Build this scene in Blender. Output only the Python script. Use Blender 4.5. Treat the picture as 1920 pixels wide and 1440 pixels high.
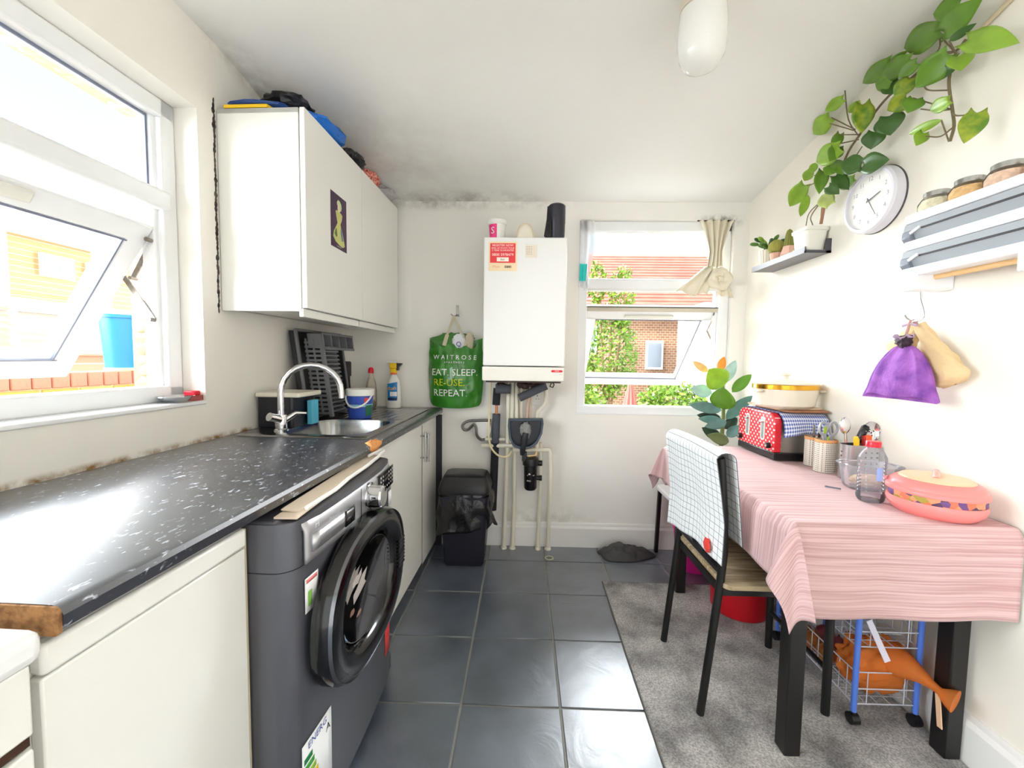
import bpy, math, random
from math import sin, cos, pi, radians, sqrt
from mathutils import Vector, Matrix, noise
random.seed(7)
S = bpy.context.scene
for o in list(bpy.data.objects): bpy.data.objects.remove(o)
COL = S.collection

# ------------------------------------------------------------------ camera
F_PX, PITCH, YAW, ROLL, CAM_H = 771.93, .0612, -.0271, .0138, 1.1623
cd = bpy.data.cameras.new('camera'); cam = bpy.data.objects.new('camera', cd); COL.objects.link(cam)
cd.sensor_fit = 'HORIZONTAL'; cd.sensor_width = 36; cd.lens = 36*F_PX/1920; cd.clip_start = .02; cd.clip_end = 200
fw = Vector((sin(YAW)*cos(PITCH), cos(YAW)*cos(PITCH), -sin(PITCH)))
r0 = Vector((cos(YAW), -sin(YAW), 0)); u0 = r0.cross(fw)
rr = cos(ROLL)*r0 + sin(ROLL)*u0; uu = -sin(ROLL)*r0 + cos(ROLL)*u0
m = Matrix((rr, uu, -fw)).transposed().to_4x4(); m.translation = (0, 0, CAM_H); cam.matrix_world = m
S.camera = cam

# ------------------------------------------------------------------ sky, daylight, exposure
w = bpy.data.worlds.new('sky'); S.world = w; w.use_nodes = True
nt = w.node_tree; nt.nodes.clear()
def N(t, k, **kw):
    n = t.nodes.new(k)
    for a, b in kw.items(): setattr(n, a, b)
    return n
tc = N(nt, 'ShaderNodeTexCoord'); sep = N(nt, 'ShaderNodeSeparateXYZ'); nz = N(nt, 'ShaderNodeTexNoise')
nz.inputs['Scale'].default_value = 2.6; nz.inputs['Detail'].default_value = 5
cr = N(nt, 'ShaderNodeValToRGB'); cr.color_ramp.elements[0].position = .47; cr.color_ramp.elements[1].position = .68
gr = N(nt, 'ShaderNodeValToRGB')
gr.color_ramp.elements[0].position = 0; gr.color_ramp.elements[0].color = (.95, 1.0, 1.0, 1)
gr.color_ramp.elements[1].position = .6; gr.color_ramp.elements[1].color = (.66, .90, 1.0, 1)
mx = N(nt, 'ShaderNodeMix', data_type='RGBA'); bg = N(nt, 'ShaderNodeBackground'); ow = N(nt, 'ShaderNodeOutputWorld')
L = nt.links.new
L(tc.outputs['Generated'], nz.inputs['Vector']); L(tc.outputs['Generated'], sep.inputs[0])
L(sep.outputs['Z'], gr.inputs[0]); L(nz.outputs[0], cr.inputs[0]); L(cr.outputs[0], mx.inputs['Factor'])
L(gr.outputs[0], mx.inputs['A']); mx.inputs['B'].default_value = (1, 1, 1, 1)
L(mx.outputs['Result'], bg.inputs['Color']); bg.inputs['Strength'].default_value = .62
L(bg.outputs[0], ow.inputs[0])

def sun(name, direction, energy, angle, color=(1, 1, 1)):
    d = bpy.data.lights.new(name, 'SUN'); d.energy = energy; d.angle = radians(angle); d.color = color
    o = bpy.data.objects.new(name, d); COL.objects.link(o)
    o.rotation_euler = Vector(direction).to_track_quat('-Z', 'Y').to_euler(); o.location = (0, 0, 6)
sun('sun', (-.62, .55, -.62), 1.5, 2, (1, .95, .86))                # the sun: high behind the house, on the far facades
sun('daylight_left', (1, .12, -.08), 18.0, 110, (.94, .97, 1))        # bright open sky outside the left window
sun('daylight_back', (.02, -1, -.12), 18.0, 85, (.96, .98, 1))       # bright open sky outside the back window
ad = bpy.data.lights.new('fill_light', 'AREA'); ad.shape = 'RECTANGLE'; ad.size = 1.3; ad.size_y = 2.0; ad.energy = 3.2; ad.color = (1, .98, .95)
ao = bpy.data.objects.new('fill_light', ad); COL.objects.link(ao); ao.location = (.2, -1.27, 1.05); ao.rotation_euler = (radians(90), 0, 0)   # added fill lamp, set in an unseen opening behind the camera
vs = S.view_settings; S.display_settings.display_device = 'sRGB'
vs.view_transform = 'Standard'; vs.look = 'None'; vs.gamma = 1; vs.use_curve_mapping = False; vs.exposure = 1.14

# ------------------------------------------------------------------ room frame
D, XL, XR, TH = 2.516, -1.088, 1.32, .0295      # back wall, left wall at the back corner, right wall, angle of the left wall
HC = .859                                       # worktop height
sT, cT = sin(TH), cos(TH)
def tow(p):                                     # left wall frame (u from the wall, v along it, z) to world
    u, v = p[0], p[1]-D
    return Vector((XL + cT*u + sT*v, D - sT*u + cT*v, p[2]))
def sinp(x, p): return max(0., sin(x))**p
def lin(c):
    c /= 255
    return c/12.92 if c <= .04045 else ((c+.055)/1.055)**2.4
def rgb(*c): return tuple(lin(x) for x in c) + (1,)

# ------------------------------------------------------------------ materials
MATS = {}
def mat(name, c, rough=.5, metal=0, spec=.5, trans=0, emit=0, bump=None, var=None, coat=0, sub=0, sheen=0):
    """c sRGB 0-255; bump=(scale, strength); var=(scale, colour, amount)"""
    if name in MATS: return MATS[name]
    mm = bpy.data.materials.new(name); MATS[name] = mm; mm.use_nodes = True
    t = mm.node_tree; b = t.nodes['Principled BSDF']; l = t.links.new
    b.inputs['Base Color'].default_value = rgb(*c); b.inputs['Roughness'].default_value = rough
    b.inputs['Metallic'].default_value = metal; b.inputs['Specular IOR Level'].default_value = spec
    b.inputs['Transmission Weight'].default_value = trans; b.inputs['Coat Weight'].default_value = coat; b.inputs['Coat Roughness'].default_value = .03 if coat < .5 else rough; b.inputs['Coat IOR'].default_value = 1.5 if coat < .5 else 1.7
    b.inputs['Sheen Weight'].default_value = sheen
    if sub: b.inputs['Subsurface Weight'].default_value = sub; b.inputs['Subsurface Radius'].default_value = (.02, .02, .02)
    if emit: b.inputs['Emission Color'].default_value = rgb(*c); b.inputs['Emission Strength'].default_value = emit
    g = N(t, 'ShaderNodeNewGeometry')
    if var:
        n = N(t, 'ShaderNodeTexNoise'); n.inputs['Scale'].default_value = var[0]; n.inputs['Detail'].default_value = 6
        r = N(t, 'ShaderNodeValToRGB'); r.color_ramp.elements[0].position = .38; r.color_ramp.elements[1].position = .66
        x = N(t, 'ShaderNodeMix', data_type='RGBA'); x.inputs['A'].default_value = rgb(*c); x.inputs['B'].default_value = rgb(*var[1])
        k = N(t, 'ShaderNodeMath', operation='MULTIPLY'); k.inputs[1].default_value = var[2]
        l(g.outputs['Position'], n.inputs['Vector']); l(n.outputs[0], r.inputs[0]); l(r.outputs[0], k.inputs[0])
        l(k.outputs[0], x.inputs['Factor']); l(x.outputs['Result'], b.inputs['Base Color'])
    if bump:
        n = N(t, 'ShaderNodeTexNoise'); n.inputs['Scale'].default_value = bump[0]; n.inputs['Detail'].default_value = 8
        q = N(t, 'ShaderNodeBump'); q.inputs['Strength'].default_value = bump[1]; q.inputs['Distance'].default_value = .01
        l(g.outputs['Position'], n.inputs['Vector']); l(n.outputs[0], q.inputs['Height']); l(q.outputs[0], b.inputs['Normal'])
    return mm
def nodes_of(mm):
    t = mm.node_tree
    return t, t.nodes['Principled BSDF'], t.links.new
def thin_glass(name, tint=(1, 1, 1), rough=.0, refl=.10, op=0, opc=(255, 255, 255)):
    """window glass and clear plastic: straight-through plus a fresnel reflection"""
    mm = bpy.data.materials.new(name); MATS[name] = mm; mm.use_nodes = True; t = mm.node_tree; t.nodes.clear(); l = t.links.new
    o = N(t, 'ShaderNodeOutputMaterial'); tr = N(t, 'ShaderNodeBsdfTransparent'); tr.inputs[0].default_value = (*tint, 1)
    gl = N(t, 'ShaderNodeBsdfGlossy'); gl.inputs['Roughness'].default_value = rough
    lw = N(t, 'ShaderNodeLayerWeight'); lw.inputs['Blend'].default_value = refl; m1 = N(t, 'ShaderNodeMixShader')
    l(lw.outputs['Fresnel'], m1.inputs[0]); l(tr.outputs[0], m1.inputs[1]); l(gl.outputs[0], m1.inputs[2])
    if op:
        df = N(t, 'ShaderNodeBsdfDiffuse'); df.inputs[0].default_value = rgb(*opc); m2 = N(t, 'ShaderNodeMixShader'); m2.inputs[0].default_value = op
        l(m1.outputs[0], m2.inputs[1]); l(df.outputs[0], m2.inputs[2]); l(m2.outputs[0], o.inputs[0])
    else: l(m1.outputs[0], o.inputs[0])
    return mm

# ------------------------------------------------------------------ mesh builder
class MB:
    def __init__(s): s.v = []; s.f = []; s.uv = {}
    def add(s, vs, fs):
        b = len(s.v); s.v += [Vector(p) for p in vs]; s.f += [tuple(i+b for i in f) for f in fs]; return s
    def box(s, x0, x1, y0, y1, z0, z1):
        if x0 > x1: x0, x1 = x1, x0
        if y0 > y1: y0, y1 = y1, y0
        if z0 > z1: z0, z1 = z1, z0
        return s.add([(x0,y0,z0),(x1,y0,z0),(x1,y1,z0),(x0,y1,z0),(x0,y0,z1),(x1,y0,z1),(x1,y1,z1),(x0,y1,z1)],
                     [(0,3,2,1),(4,5,6,7),(0,1,5,4),(1,2,6,5),(2,3,7,6),(3,0,4,7)])
    def obox(s, c, ax, ay, az):
        """box about c with half-axis vectors"""
        c, ax, ay, az = map(Vector, (c, ax, ay, az)); P = []
        for k in (-1, 1):
            for i, j in ((-1,-1),(1,-1),(1,1),(-1,1)): P.append(c + ax*i + ay*j + az*k)
        return s.add(P, [(0,3,2,1),(4,5,6,7),(0,1,5,4),(1,2,6,5),(2,3,7,6),(3,0,4,7)])
    def bar(s, p, q, w, h=None, up=(0,0,1)):
        p, q = Vector(p), Vector(q); d = q-p; L_ = d.length; d = d.normalized(); up = Vector(up)
        if abs(d.dot(up)) > .95: up = Vector((0,1,0))
        a = d.cross(up).normalized(); b = a.cross(d); h = h or w
        return s.obox((p+q)/2, a*w/2, b*h/2, d*L_/2)
    def tube(s, path, r, n=8, caps=True):
        path = [Vector(p) for p in path]; R = r if isinstance(r, (list, tuple)) else [r]*len(path)
        t0 = (path[1]-path[0]).normalized(); up = Vector((0,0,1)) if abs(t0.z) < .9 else Vector((1,0,0))
        a = t0.cross(up).normalized(); rings = []; vs = []; fs = []
        for i, p in enumerate(path):
            if i == 0: t = path[1]-p
            elif i == len(path)-1: t = p-path[i-1]
            else: t = (path[i+1]-p).normalized()+(p-path[i-1]).normalized()
            t = t.normalized() if t.length > 1e-9 else t0
            a = (a - t*a.dot(t)); a = a.normalized() if a.length > 1e-6 else t.orthogonal().normalized(); b = t.cross(a)
            vs += [p + (a*cos(2*pi*k/n) + b*sin(2*pi*k/n))*R[i] for k in range(n)]
        for i in range(len(path)-1):
            for k in range(n):
                fs.append((i*n+k, i*n+(k+1)%n, (i+1)*n+(k+1)%n, (i+1)*n+k))
        if caps: fs += [tuple(range(n))[::-1], tuple(range((len(path)-1)*n, len(path)*n))]
        return s.add(vs, fs)
    def lathe(s, prof, c=(0,0,0), n=28, sx=1, sy=1, sq=2, axis='z', close=False, ph=0):
        """prof [(r,z)]; superellipse exponent sq"""
        vs = []; fs = []; c = Vector(c)
        for r, z in prof:
            for k in range(n):
                a = 2*pi*k/n+ph; x, y = cos(a), sin(a); g = (abs(x)**sq+abs(y)**sq)**(-1/sq)
                p = (r*g*x*sx, r*g*y*sy, z)
                if axis == 'x': p = (p[2], p[0], p[1])
                if axis == 'y': p = (p[0], p[2], p[1])
                vs.append(c+Vector(p))
        m_ = len(prof)
        for i in range(m_ if close else m_-1):
            j = (i+1) % m_
            for k in range(n): fs.append((i*n+k, i*n+(k+1)%n, j*n+(k+1)%n, j*n+k))
        if not close and max(p[1] for p in prof)-min(p[1] for p in prof) > .0025:
            if prof[0][0] > 1e-6: fs.append(tuple(range(n))[::-1])
            if prof[-1][0] > 1e-6: fs.append(tuple(range((m_-1)*n, m_*n)))
        return s.add(vs, fs)
    def prism(s, poly, axis, a, b):
        def P(p, t): return {'x': (t, p[0], p[1]), 'y': (p[0], t, p[1]), 'z': (p[0], p[1], t)}[axis]
        n = len(poly); vs = [P(p, a) for p in poly]+[P(p, b) for p in poly]
        return s.add(vs, [tuple(range(n))[::-1], tuple(range(n, 2*n))]+[(k, (k+1)%n, n+(k+1)%n, n+k) for k in range(n)])
    def grid(s, fn, nu, nv, wrapu=False):
        b = len(s.v); nn = nu if wrapu else nu+1
        for j in range(nv+1):
            for i in range(nn):
                s.uv[len(s.v)] = (i/nu, j/nv); s.v.append(Vector(fn(i/nu, j/nv)))
        for j in range(nv):
            for i in range(nu):
                i2 = (i+1) % nn
                s.f.append((b+j*nn+i, b+j*nn+i2, b+(j+1)*nn+i2, b+(j+1)*nn+i))
        return s
    def blob(s, c, r, amp=.12, fr=3, nu=20, nv=12, seed=0, fn=None, up=None):
        c = Vector(c)
        def f(u, v):
            a = 2*pi*u; b_ = -pi/2+pi*v; d = Vector((cos(a)*cos(b_), sin(a)*cos(b_), sin(b_)))
            k = 1+amp*noise.noise(d*fr+Vector((seed*3.1, seed, seed*.7))) + amp*.5*noise.noise(d*fr*2.7+Vector((seed, 5, 2)))
            p = Vector((d.x*r[0]*k, d.y*r[1]*k, d.z*r[2]*k))
            if fn: p = fn(p, d)
            return c+p
        return s.grid(f, nu, nv, True)
    def text(s, body, fn, size=1, align='CENTER', font_scale=1):
        for vs, fs in [text_mesh(body, size, align)]: s.add([fn(x, y) for x, y in vs], fs)
        return s
def smooth(P, n=5):
    P = [Vector(p) for p in P]; Q = [P[0]*2-P[1]]+P+[P[-1]*2-P[-2]]; R = []
    for i in range(1, len(Q)-2):
        for k in range(n):
            t = k/n; a, b_, c, d = Q[i-1:i+3]; R.append(.5*((2*b_)+(c-a)*t+(2*a-5*b_+4*c-d)*t*t+(3*b_-a-3*c+d)*t**3))
    return R+[P[-1]]
def cut(o, q):
    """bore the closed shape q out of o for good"""
    me = bpy.data.meshes.new('c'); me.from_pydata(q.v, [], q.f); c = bpy.data.objects.new('c', me); COL.objects.link(c); c.parent = o.parent
    md = o.modifiers.new('b', 'BOOLEAN'); md.operation = 'DIFFERENCE'; md.object = c; md.solver = 'EXACT'
    dg = bpy.context.evaluated_depsgraph_get(); new = bpy.data.meshes.new_from_object(o.evaluated_get(dg)); o.modifiers.clear(); o.data = new; bpy.data.objects.remove(c)
def rrect(x0, x1, y0, y1, r, n=4):
    P = []
    for cx, cy, a in ((x1-r, y1-r, 0), (x0+r, y1-r, 90), (x0+r, y0+r, 180), (x1-r, y0+r, 270)):
        for k in range(n+1):
            t = radians(a+90*k/n); P.append((cx+r*cos(t), cy+r*sin(t)))
    return P
TM = {}
def text_mesh(body, size, align):
    key = (body, size, align)
    if key in TM: return TM[key]
    c = bpy.data.curves.new('t', 'FONT'); c.body = body; c.size = size; c.align_x = align; c.align_y = 'CENTER'; c.resolution_u = 2
    o = bpy.data.objects.new('t', c); COL.objects.link(o); dg = bpy.context.evaluated_depsgraph_get()
    me = bpy.data.meshes.new_from_object(o.evaluated_get(dg))
    r = ([(p.co.x, p.co.y) for p in me.vertices], [tuple(p.vertices) for p in me.polygons])
    bpy.data.objects.remove(o); bpy.data.curves.remove(c); bpy.data.meshes.remove(me); TM[key] = r
    return r

OFF = {}
def mk(name, mb, m_, off=Vector((0,0,0)), smooth=True, ang=35, bevel=0, solid=0, subs=0, seg=2):
    me = bpy.data.meshes.new(name); me.from_pydata([p-off for p in mb.v], [], mb.f)
    if mb.uv:
        ul = me.uv_layers.new(name='UVMap')
        for lp in me.loops: ul.data[lp.index].uv = mb.uv.get(lp.vertex_index, (0, 0))
    me.validate(); me.update()
    if smooth: me.shade_smooth(); me.set_sharp_from_angle(angle=radians(ang))
    me.materials.append(m_)
    o = bpy.data.objects.new(name, me); COL.objects.link(o)
    if solid: q = o.modifiers.new('thickness', 'SOLIDIFY'); q.thickness = solid; q.offset = 0
    if subs: q = o.modifiers.new('smooth', 'SUBSURF'); q.levels = q.render_levels = subs
    if bevel: q = o.modifiers.new('bevel', 'BEVEL'); q.width = bevel; q.segments = seg; q.limit_method = 'ANGLE'; q.angle_limit = radians(40)
    return o
def props(o, label, cat, group=None, kind=None):
    if label: o['label'] = label
    if cat: o['category'] = cat
    if group: o['group'] = group
    if kind: o['kind'] = kind
def place(o, off, frame, rz):
    if frame == 'L': o.location = tow(off); o.rotation_euler = (0, 0, -TH+rz)
    else: o.location = off; o.rotation_euler = (0, 0, rz)
def thing(name, label, cat, o=(0,0,0), frame='W', rz=0, group=None, local=False):
    e = bpy.data.objects.new(name, None); COL.objects.link(e); e.empty_display_size = .05
    place(e, Vector(o), frame, rz); OFF[e.name] = Vector((0,0,0)) if local else Vector(o); props(e, label, cat, group); return e
def part(par, name, mb, m_, label=None, stuff=False, **k):
    o = mk(name, mb, m_, OFF[par.name], **k); o.parent = par; OFF[o.name] = OFF[par.name]
    if label: o['label'] = label
    if stuff: o['kind'] = 'stuff'
    return o
def solo(name, label, cat, mb, m_, o=(0,0,0), frame='W', rz=0, group=None, local=False, **k):
    ob = mk(name, mb, m_, Vector((0,0,0)) if local else Vector(o), **k); place(ob, Vector(o), frame, rz)
    OFF[ob.name] = Vector((0,0,0)) if local else Vector(o); props(ob, label, cat, group); return ob
def struct(name, mb, m_, frame='W', parent=None, **k):
    if parent: o = mk(name, mb, m_, OFF[parent.name], **k); o.parent = parent; OFF[o.name] = OFF[parent.name]; return o
    o = mk(name, mb, m_, **k)
    place(o, Vector((0,0,0)), 'W', 0)
    if frame == 'L':
        o.matrix_world = Matrix.Translation(tow((0,0,0))) @ Matrix.Rotation(-TH, 4, 'Z')
    OFF[o.name] = Vector((0,0,0)); o['kind'] = 'structure'; return o
# ------------------------------------------------------------------ setting materials
def add_stain(mm, axis, pos, width, scale, col, amount, xr=None):
    """a band of mould or grime that follows an edge: noise faded with distance from axis = pos"""
    t, b, l = nodes_of(mm); g = N(t, 'ShaderNodeNewGeometry'); sp = N(t, 'ShaderNodeSeparateXYZ'); l(g.outputs['Position'], sp.inputs[0])
    def fade(ax, p, wd):
        a = N(t, 'ShaderNodeMath', operation='SUBTRACT'); a.inputs[1].default_value = p; l(sp.outputs[ax], a.inputs[0])
        c = N(t, 'ShaderNodeMath', operation='ABSOLUTE'); l(a.outputs[0], c.inputs[0])
        d = N(t, 'ShaderNodeMapRange'); d.inputs['From Min'].default_value = 0; d.inputs['From Max'].default_value = wd
        d.inputs['To Min'].default_value = 1; d.inputs['To Max'].default_value = 0; d.interpolation_type = 'SMOOTHSTEP'; l(c.outputs[0], d.inputs['Value']); return d.outputs[0]
    n = N(t, 'ShaderNodeTexNoise'); n.inputs['Scale'].default_value = scale; n.inputs['Detail'].default_value = 7; n.inputs['Roughness'].default_value = .65
    l(g.outputs['Position'], n.inputs['Vector'])
    r = N(t, 'ShaderNodeMapRange'); r.inputs['From Min'].default_value = .4; r.inputs['From Max'].default_value = .68; l(n.outputs[0], r.inputs['Value'])
    k = N(t, 'ShaderNodeMath', operation='MULTIPLY'); l(fade(axis, pos, width), k.inputs[0]); l(r.outputs[0], k.inputs[1]); o = k.outputs[0]
    if xr:
        k2 = N(t, 'ShaderNodeMath', operation='MULTIPLY'); l(fade(*xr), k2.inputs[0]); l(o, k2.inputs[1]); o = k2.outputs[0]
    k3 = N(t, 'ShaderNodeMath', operation='MULTIPLY'); k3.inputs[1].default_value = amount; k3.use_clamp = True; l(o, k3.inputs[0])
    x = N(t, 'ShaderNodeMix', data_type='RGBA'); x.inputs['B'].default_value = rgb(*col); l(k3.outputs[0], x.inputs['Factor'])
    bc = b.inputs['Base Color']
    if bc.is_linked: src = bc.links[0].from_socket; l(src, x.inputs['A'])
    else: x.inputs['A'].default_value = bc.default_value
    l(x.outputs['Result'], bc)
WALLC = (247, 244, 238)
wall_m = mat('wall_paint', WALLC, .7, bump=(9, .12), var=(1.7, (241, 237, 229), .5))
wallr_m = mat('wall_paint_warm', (245, 240, 228), .7, bump=(9, .1), var=(1.5, (238, 232, 218), .5))
wallb_m = mat('wall_paint_back', WALLC, .7, bump=(9, .12), var=(1.7, (240, 236, 228), .5))
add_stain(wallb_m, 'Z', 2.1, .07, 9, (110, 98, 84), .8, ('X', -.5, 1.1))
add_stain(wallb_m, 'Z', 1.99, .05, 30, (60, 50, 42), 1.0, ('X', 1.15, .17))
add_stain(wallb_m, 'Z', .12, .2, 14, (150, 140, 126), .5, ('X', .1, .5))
walll_m = mat('wall_paint_left', (247, 243, 235), .7, bump=(9, .12), var=(2, (240, 234, 223), .5))
add_stain(walll_m, 'Z', .860, .02, 16, (150, 112, 60), 1.2)
add_stain(walll_m, 'Z', 2.27, .1, 12, (120, 110, 96), .7, ('Y', 1.9, .6))
ceil_m = mat('ceiling_paint', (248, 247, 243), .75, bump=(6, .1))
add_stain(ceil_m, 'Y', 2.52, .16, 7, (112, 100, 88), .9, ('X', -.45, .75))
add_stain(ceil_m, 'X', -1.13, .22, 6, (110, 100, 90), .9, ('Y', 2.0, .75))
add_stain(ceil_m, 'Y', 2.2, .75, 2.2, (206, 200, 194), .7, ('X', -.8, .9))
gloss_m = mat('white_gloss_paint', (242, 240, 236), .35)
upvc = mat('white_upvc', (243, 244, 245), .28)
rubber = mat('window_gasket', (120, 126, 146), .6)
glass = thin_glass('window_glass', (.97, .99, 1), 0, .10)
galv = mat('galvanised_steel', (150, 146, 140), .4, .8, var=(40, (120, 90, 60), .6))
grout_m = mat('grout', (150, 148, 142), .9, bump=(60, .3))

# slate tile: cleft relief
tile_m = mat('slate_tile', (92, 100, 115), .32, spec=1.0, var=(5, (64, 70, 82), .8), coat=1)
t, b, l = nodes_of(tile_m); g = N(t, 'ShaderNodeNewGeometry'); n1 = N(t, 'ShaderNodeTexNoise'); n1.inputs['Scale'].default_value = 7; n1.inputs['Detail'].default_value = 9
n1.inputs['Distortion'].default_value = 1.2
q = N(t, 'ShaderNodeBump'); q.inputs['Strength'].default_value = .42; q.inputs['Distance'].default_value = .012
l(g.outputs['Position'], n1.inputs['Vector']); l(n1.outputs[0], q.inputs['Height']); l(q.outputs[0], b.inputs['Normal'])
n2 = N(t, 'ShaderNodeTexNoise'); n2.inputs['Scale'].default_value = 4; mr = N(t, 'ShaderNodeMapRange'); mr.inputs['To Min'].default_value = .26; mr.inputs['To Max'].default_value = .46
l(g.outputs['Position'], n2.inputs['Vector']); l(n2.outputs[0], mr.inputs['Value']); l(mr.outputs[0], b.inputs['Roughness'])

# ------------------------------------------------------------------ floor with its tiles
YF = -1.25                                      # the wall behind the camera
fb = MB().box(-1.35, XR+.12, YF-.1, D+.12, -.12, -.004)
floor = struct('floor', fb, grout_m, smooth=False)
TS, TX, TY = .3333, -.1921, 2.3115
tiles = {}
def tile(x0, x1, y0, y1):
    key = (round(x1-x0, 3), round(y1-y0, 3))
    if key not in tiles:
        q_ = MB().box(0, x1-x0, 0, y1-y0, -.012, 0)
        o = mk('tile', q_, tile_m, bevel=.0018, seg=1); tiles[key] = o
    else: o = tiles[key].copy(); COL.objects.link(o)
    o.location = (x0, y0, random.uniform(-.0006, .0004)); o.parent = floor
G = .0035
for i in range(-2, 5):
    for k in range(-1, 11):
        x0, x1 = TX+i*TS+G, TX+(i+1)*TS-G; y1, y0 = TY-k*TS-G, TY-(k+1)*TS+G
        if k == -1: y1 = D-.004
        x1 = min(x1, XR-.004)
        if x1-x0 < .03 or y1 < YF: continue
        tile(x0, x1, max(y0, YF+.003), y1)

# ------------------------------------------------------------------ walls, ceiling, skirting
VW0, VW1, ZW0, ZW1 = .12, 1.418, 1.0, 1.997
def frame_boxes(q, u0, u1, v0, v1, z0, z1, hv0, hv1, hz0, hz1):
    q.box(u0, u1, v0, hv0, z0, z1); q.box(u0, u1, hv1, v1, z0, z1); q.box(u0, u1, hv0, hv1, z0, hz0); q.box(u0, u1, hv0, hv1, hz1, z1); return q
struct('wall_left', frame_boxes(MB(), -.16, 0, YF-.15, D+.16, 0, 2.5, VW0, VW1, ZW0, ZW1), walll_m, 'L', smooth=False)
rend_m = mat('outside_render', (186, 168, 142), .9, bump=(28, .8), var=(12, (190, 170, 140), .6))
q_ = frame_boxes(MB(), -.31, -.16, YF-.15, D+.3, -.3, 2.5, VW0-.02, VW1+.045, ZW0-.02, ZW1+.01)
for k in range(26):                                                 # ragged mortar round the outside of the opening
    z = .98+k*.04; q_.blob((-.235, VW1+.05, z), (.07, .02+.012*random.random(), .032), .3, 3, 8, 6, k)
for k in range(34):
    q_.blob((-.235, VW0+k*.04, ZW1+.02), (.07, .032, .02+.014*random.random()), .3, 3, 8, 6, k+40)
struct('trim_1', q_, rend_m, 'L')
WBX0, WBX1, WBZ0, WBZ1 = .325, 1.232, .832, 1.996
q_ = MB(); 
q_.box(-1.4, WBX0, D, D+.1, 0, 2.5); q_.box(WBX1, XR+.15, D, D+.1, 0, 2.5); q_.box(WBX0, WBX1, D, D+.1, 0, WBZ0); q_.box(WBX0, WBX1, D, D+.1, WBZ1, 2.5)
struct('wall_back', q_, wallb_m, smooth=False)
q_ = MB(); a0, a1 = WBX0-.03, WBX1+.03
q_.box(-1.4, a0, D+.1, D+.26, -.3, 2.5); q_.box(a1, XR+.15, D+.1, D+.26, -.3, 2.5); q_.box(a0, a1, D+.1, D+.26, -.3, WBZ0); q_.box(a0, a1, D+.1, D+.26, WBZ1+.03, 2.5)
struct('trim_2', q_, rend_m, smooth=False)
struct('wall_right', MB().box(XR, XR+.15, YF-.1, D+.1, 0, 2.5), wallr_m, smooth=False)
struct('wall_front', MB().box(-1.45, -.45, YF-.12, YF, 0, 2.5).box(.85, XR, YF-.12, YF, 0, 2.5).box(-.45, .85, YF-.12, YF, 2.06, 2.5), wall_m, smooth=False)  # unseen; the doorway gap is added to hold the fill lamp
YK, ZK, ZB = 1.5838, 2.2737, 2.0979
prof = [(YF-.12, ZK), (YK-.18, ZK), (YK-.06, ZK-.006), (YK+.06, ZK-.022), (YK+.2, ZK-.05)]
prof += [(D+.1, ZB-(ZK-.05-ZB)/(D-YK-.2)*.1), (D+.1, 2.6), (YF-.12, 2.6)]
struct('ceiling', MB().prism(prof, 'x', -1.45, XR+.12), ceil_m, ang=50)
sk = [(0, 0), (0, .15), (.006, .15), (.009, .143), (.009, .132), (.015, .124), (.018, .118), (.018, 0)]
struct('baseboard_back', MB().prism([(D-.0-a, z) for a, z in sk], 'x', -.52, XR), gloss_m, ang=25)
q_ = MB().prism([(XR-a, z) for a, z in sk], 'y', YF, D-.018)
struct('baseboard_right', q_, gloss_m, ang=25)
struct('trim_3', MB().box(-.085, .006, VW0, VW1-.001, ZW0-.012, ZW0+.002), upvc, 'L', bevel=.004)   # inside sill board of the left window
struct('trim_4', MB().box(WBX0, WBX1, D-.004, D+.03, WBZ0-.002, WBZ0+.008), upvc, bevel=.003)

def sroot(name, o=(0,0,0), frame='W'):
    e = bpy.data.objects.new(name, None); COL.objects.link(e); place(e, Vector(o), frame, 0); OFF[e.name] = Vector(o); e['kind'] = 'structure'; return e
# ------------------------------------------------------------------ left window
w1 = sroot('window_1', (-.11, (VW0+VW1)/2, ZW0), 'L')
q_ = MB(); FU0, FU1 = -.15, -.08
for a in ((VW0, VW0+.055, ZW0, ZW1), (VW1-.056, VW1, ZW0, ZW1), (VW0, VW1, ZW1-.058, ZW1), (VW0, VW1, ZW0, ZW0+.055)):
    q_.box(FU0, FU1, *a)
for a in ((VW1-.07, VW1-.05), ):
    q_.box(FU0, -.10, a[0], a[1], ZW0+.05, ZW1-.05)
part(w1, 'window_frame', q_, upvc, bevel=.006)
part(w1, 'transom', MB().box(FU0, -.068, VW0+.05, VW1-.03, 1.640, 1.703), upvc, bevel=.012)
part(w1, 'gasket', frame_boxes(MB(), -.118, -.112, VW0+.05, VW1-.05, 1.70, ZW1-.05, VW0+.062, VW1-.077, 1.708, ZW1-.066), rubber, smooth=False)
part(w1, 'pane', MB().box(-.117, -.113, VW0+.05, VW1-.06, 1.695, ZW1-.05), glass, smooth=False)
def sash_quad(h, d, n, a, b, length, along):
    """sash hung from h along d (down the sash), n out of its face; along(x) gives the lateral position"""
h = Vector((-.105, 0, 1.583)); dd = Vector((-.335, 0, -.497)).normalized(); nn = Vector((-dd.z, 0, dd.x)); SL = .602; v0, v1 = VW0+.06, VW1-.072
def sp(s_, v, n_): p = h+dd*s_+nn*n_; return (p.x, v, p.z)
def sbox(q, s0, s1, v0, v1, n0, n1):
    P = [sp(s_, v, n_) for n_ in (n0, n1) for s_, v in ((s0, v0), (s1, v0), (s1, v1), (s0, v1))]
    return q.add(P, [(0,1,2,3),(7,6,5,4),(4,5,1,0),(5,6,2,1),(6,7,3,2),(7,4,0,3)])
q_ = MB()
sbox(q_, 0, .07, v0, v1, -.05, .012); sbox(q_, SL-.07, SL, v0, v1, -.05, .012); sbox(q_, .05, SL-.05, v0, v0+.07, -.05, .012); sbox(q_, .05, SL-.05, v1-.07, v1, -.05, .012)
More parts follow.
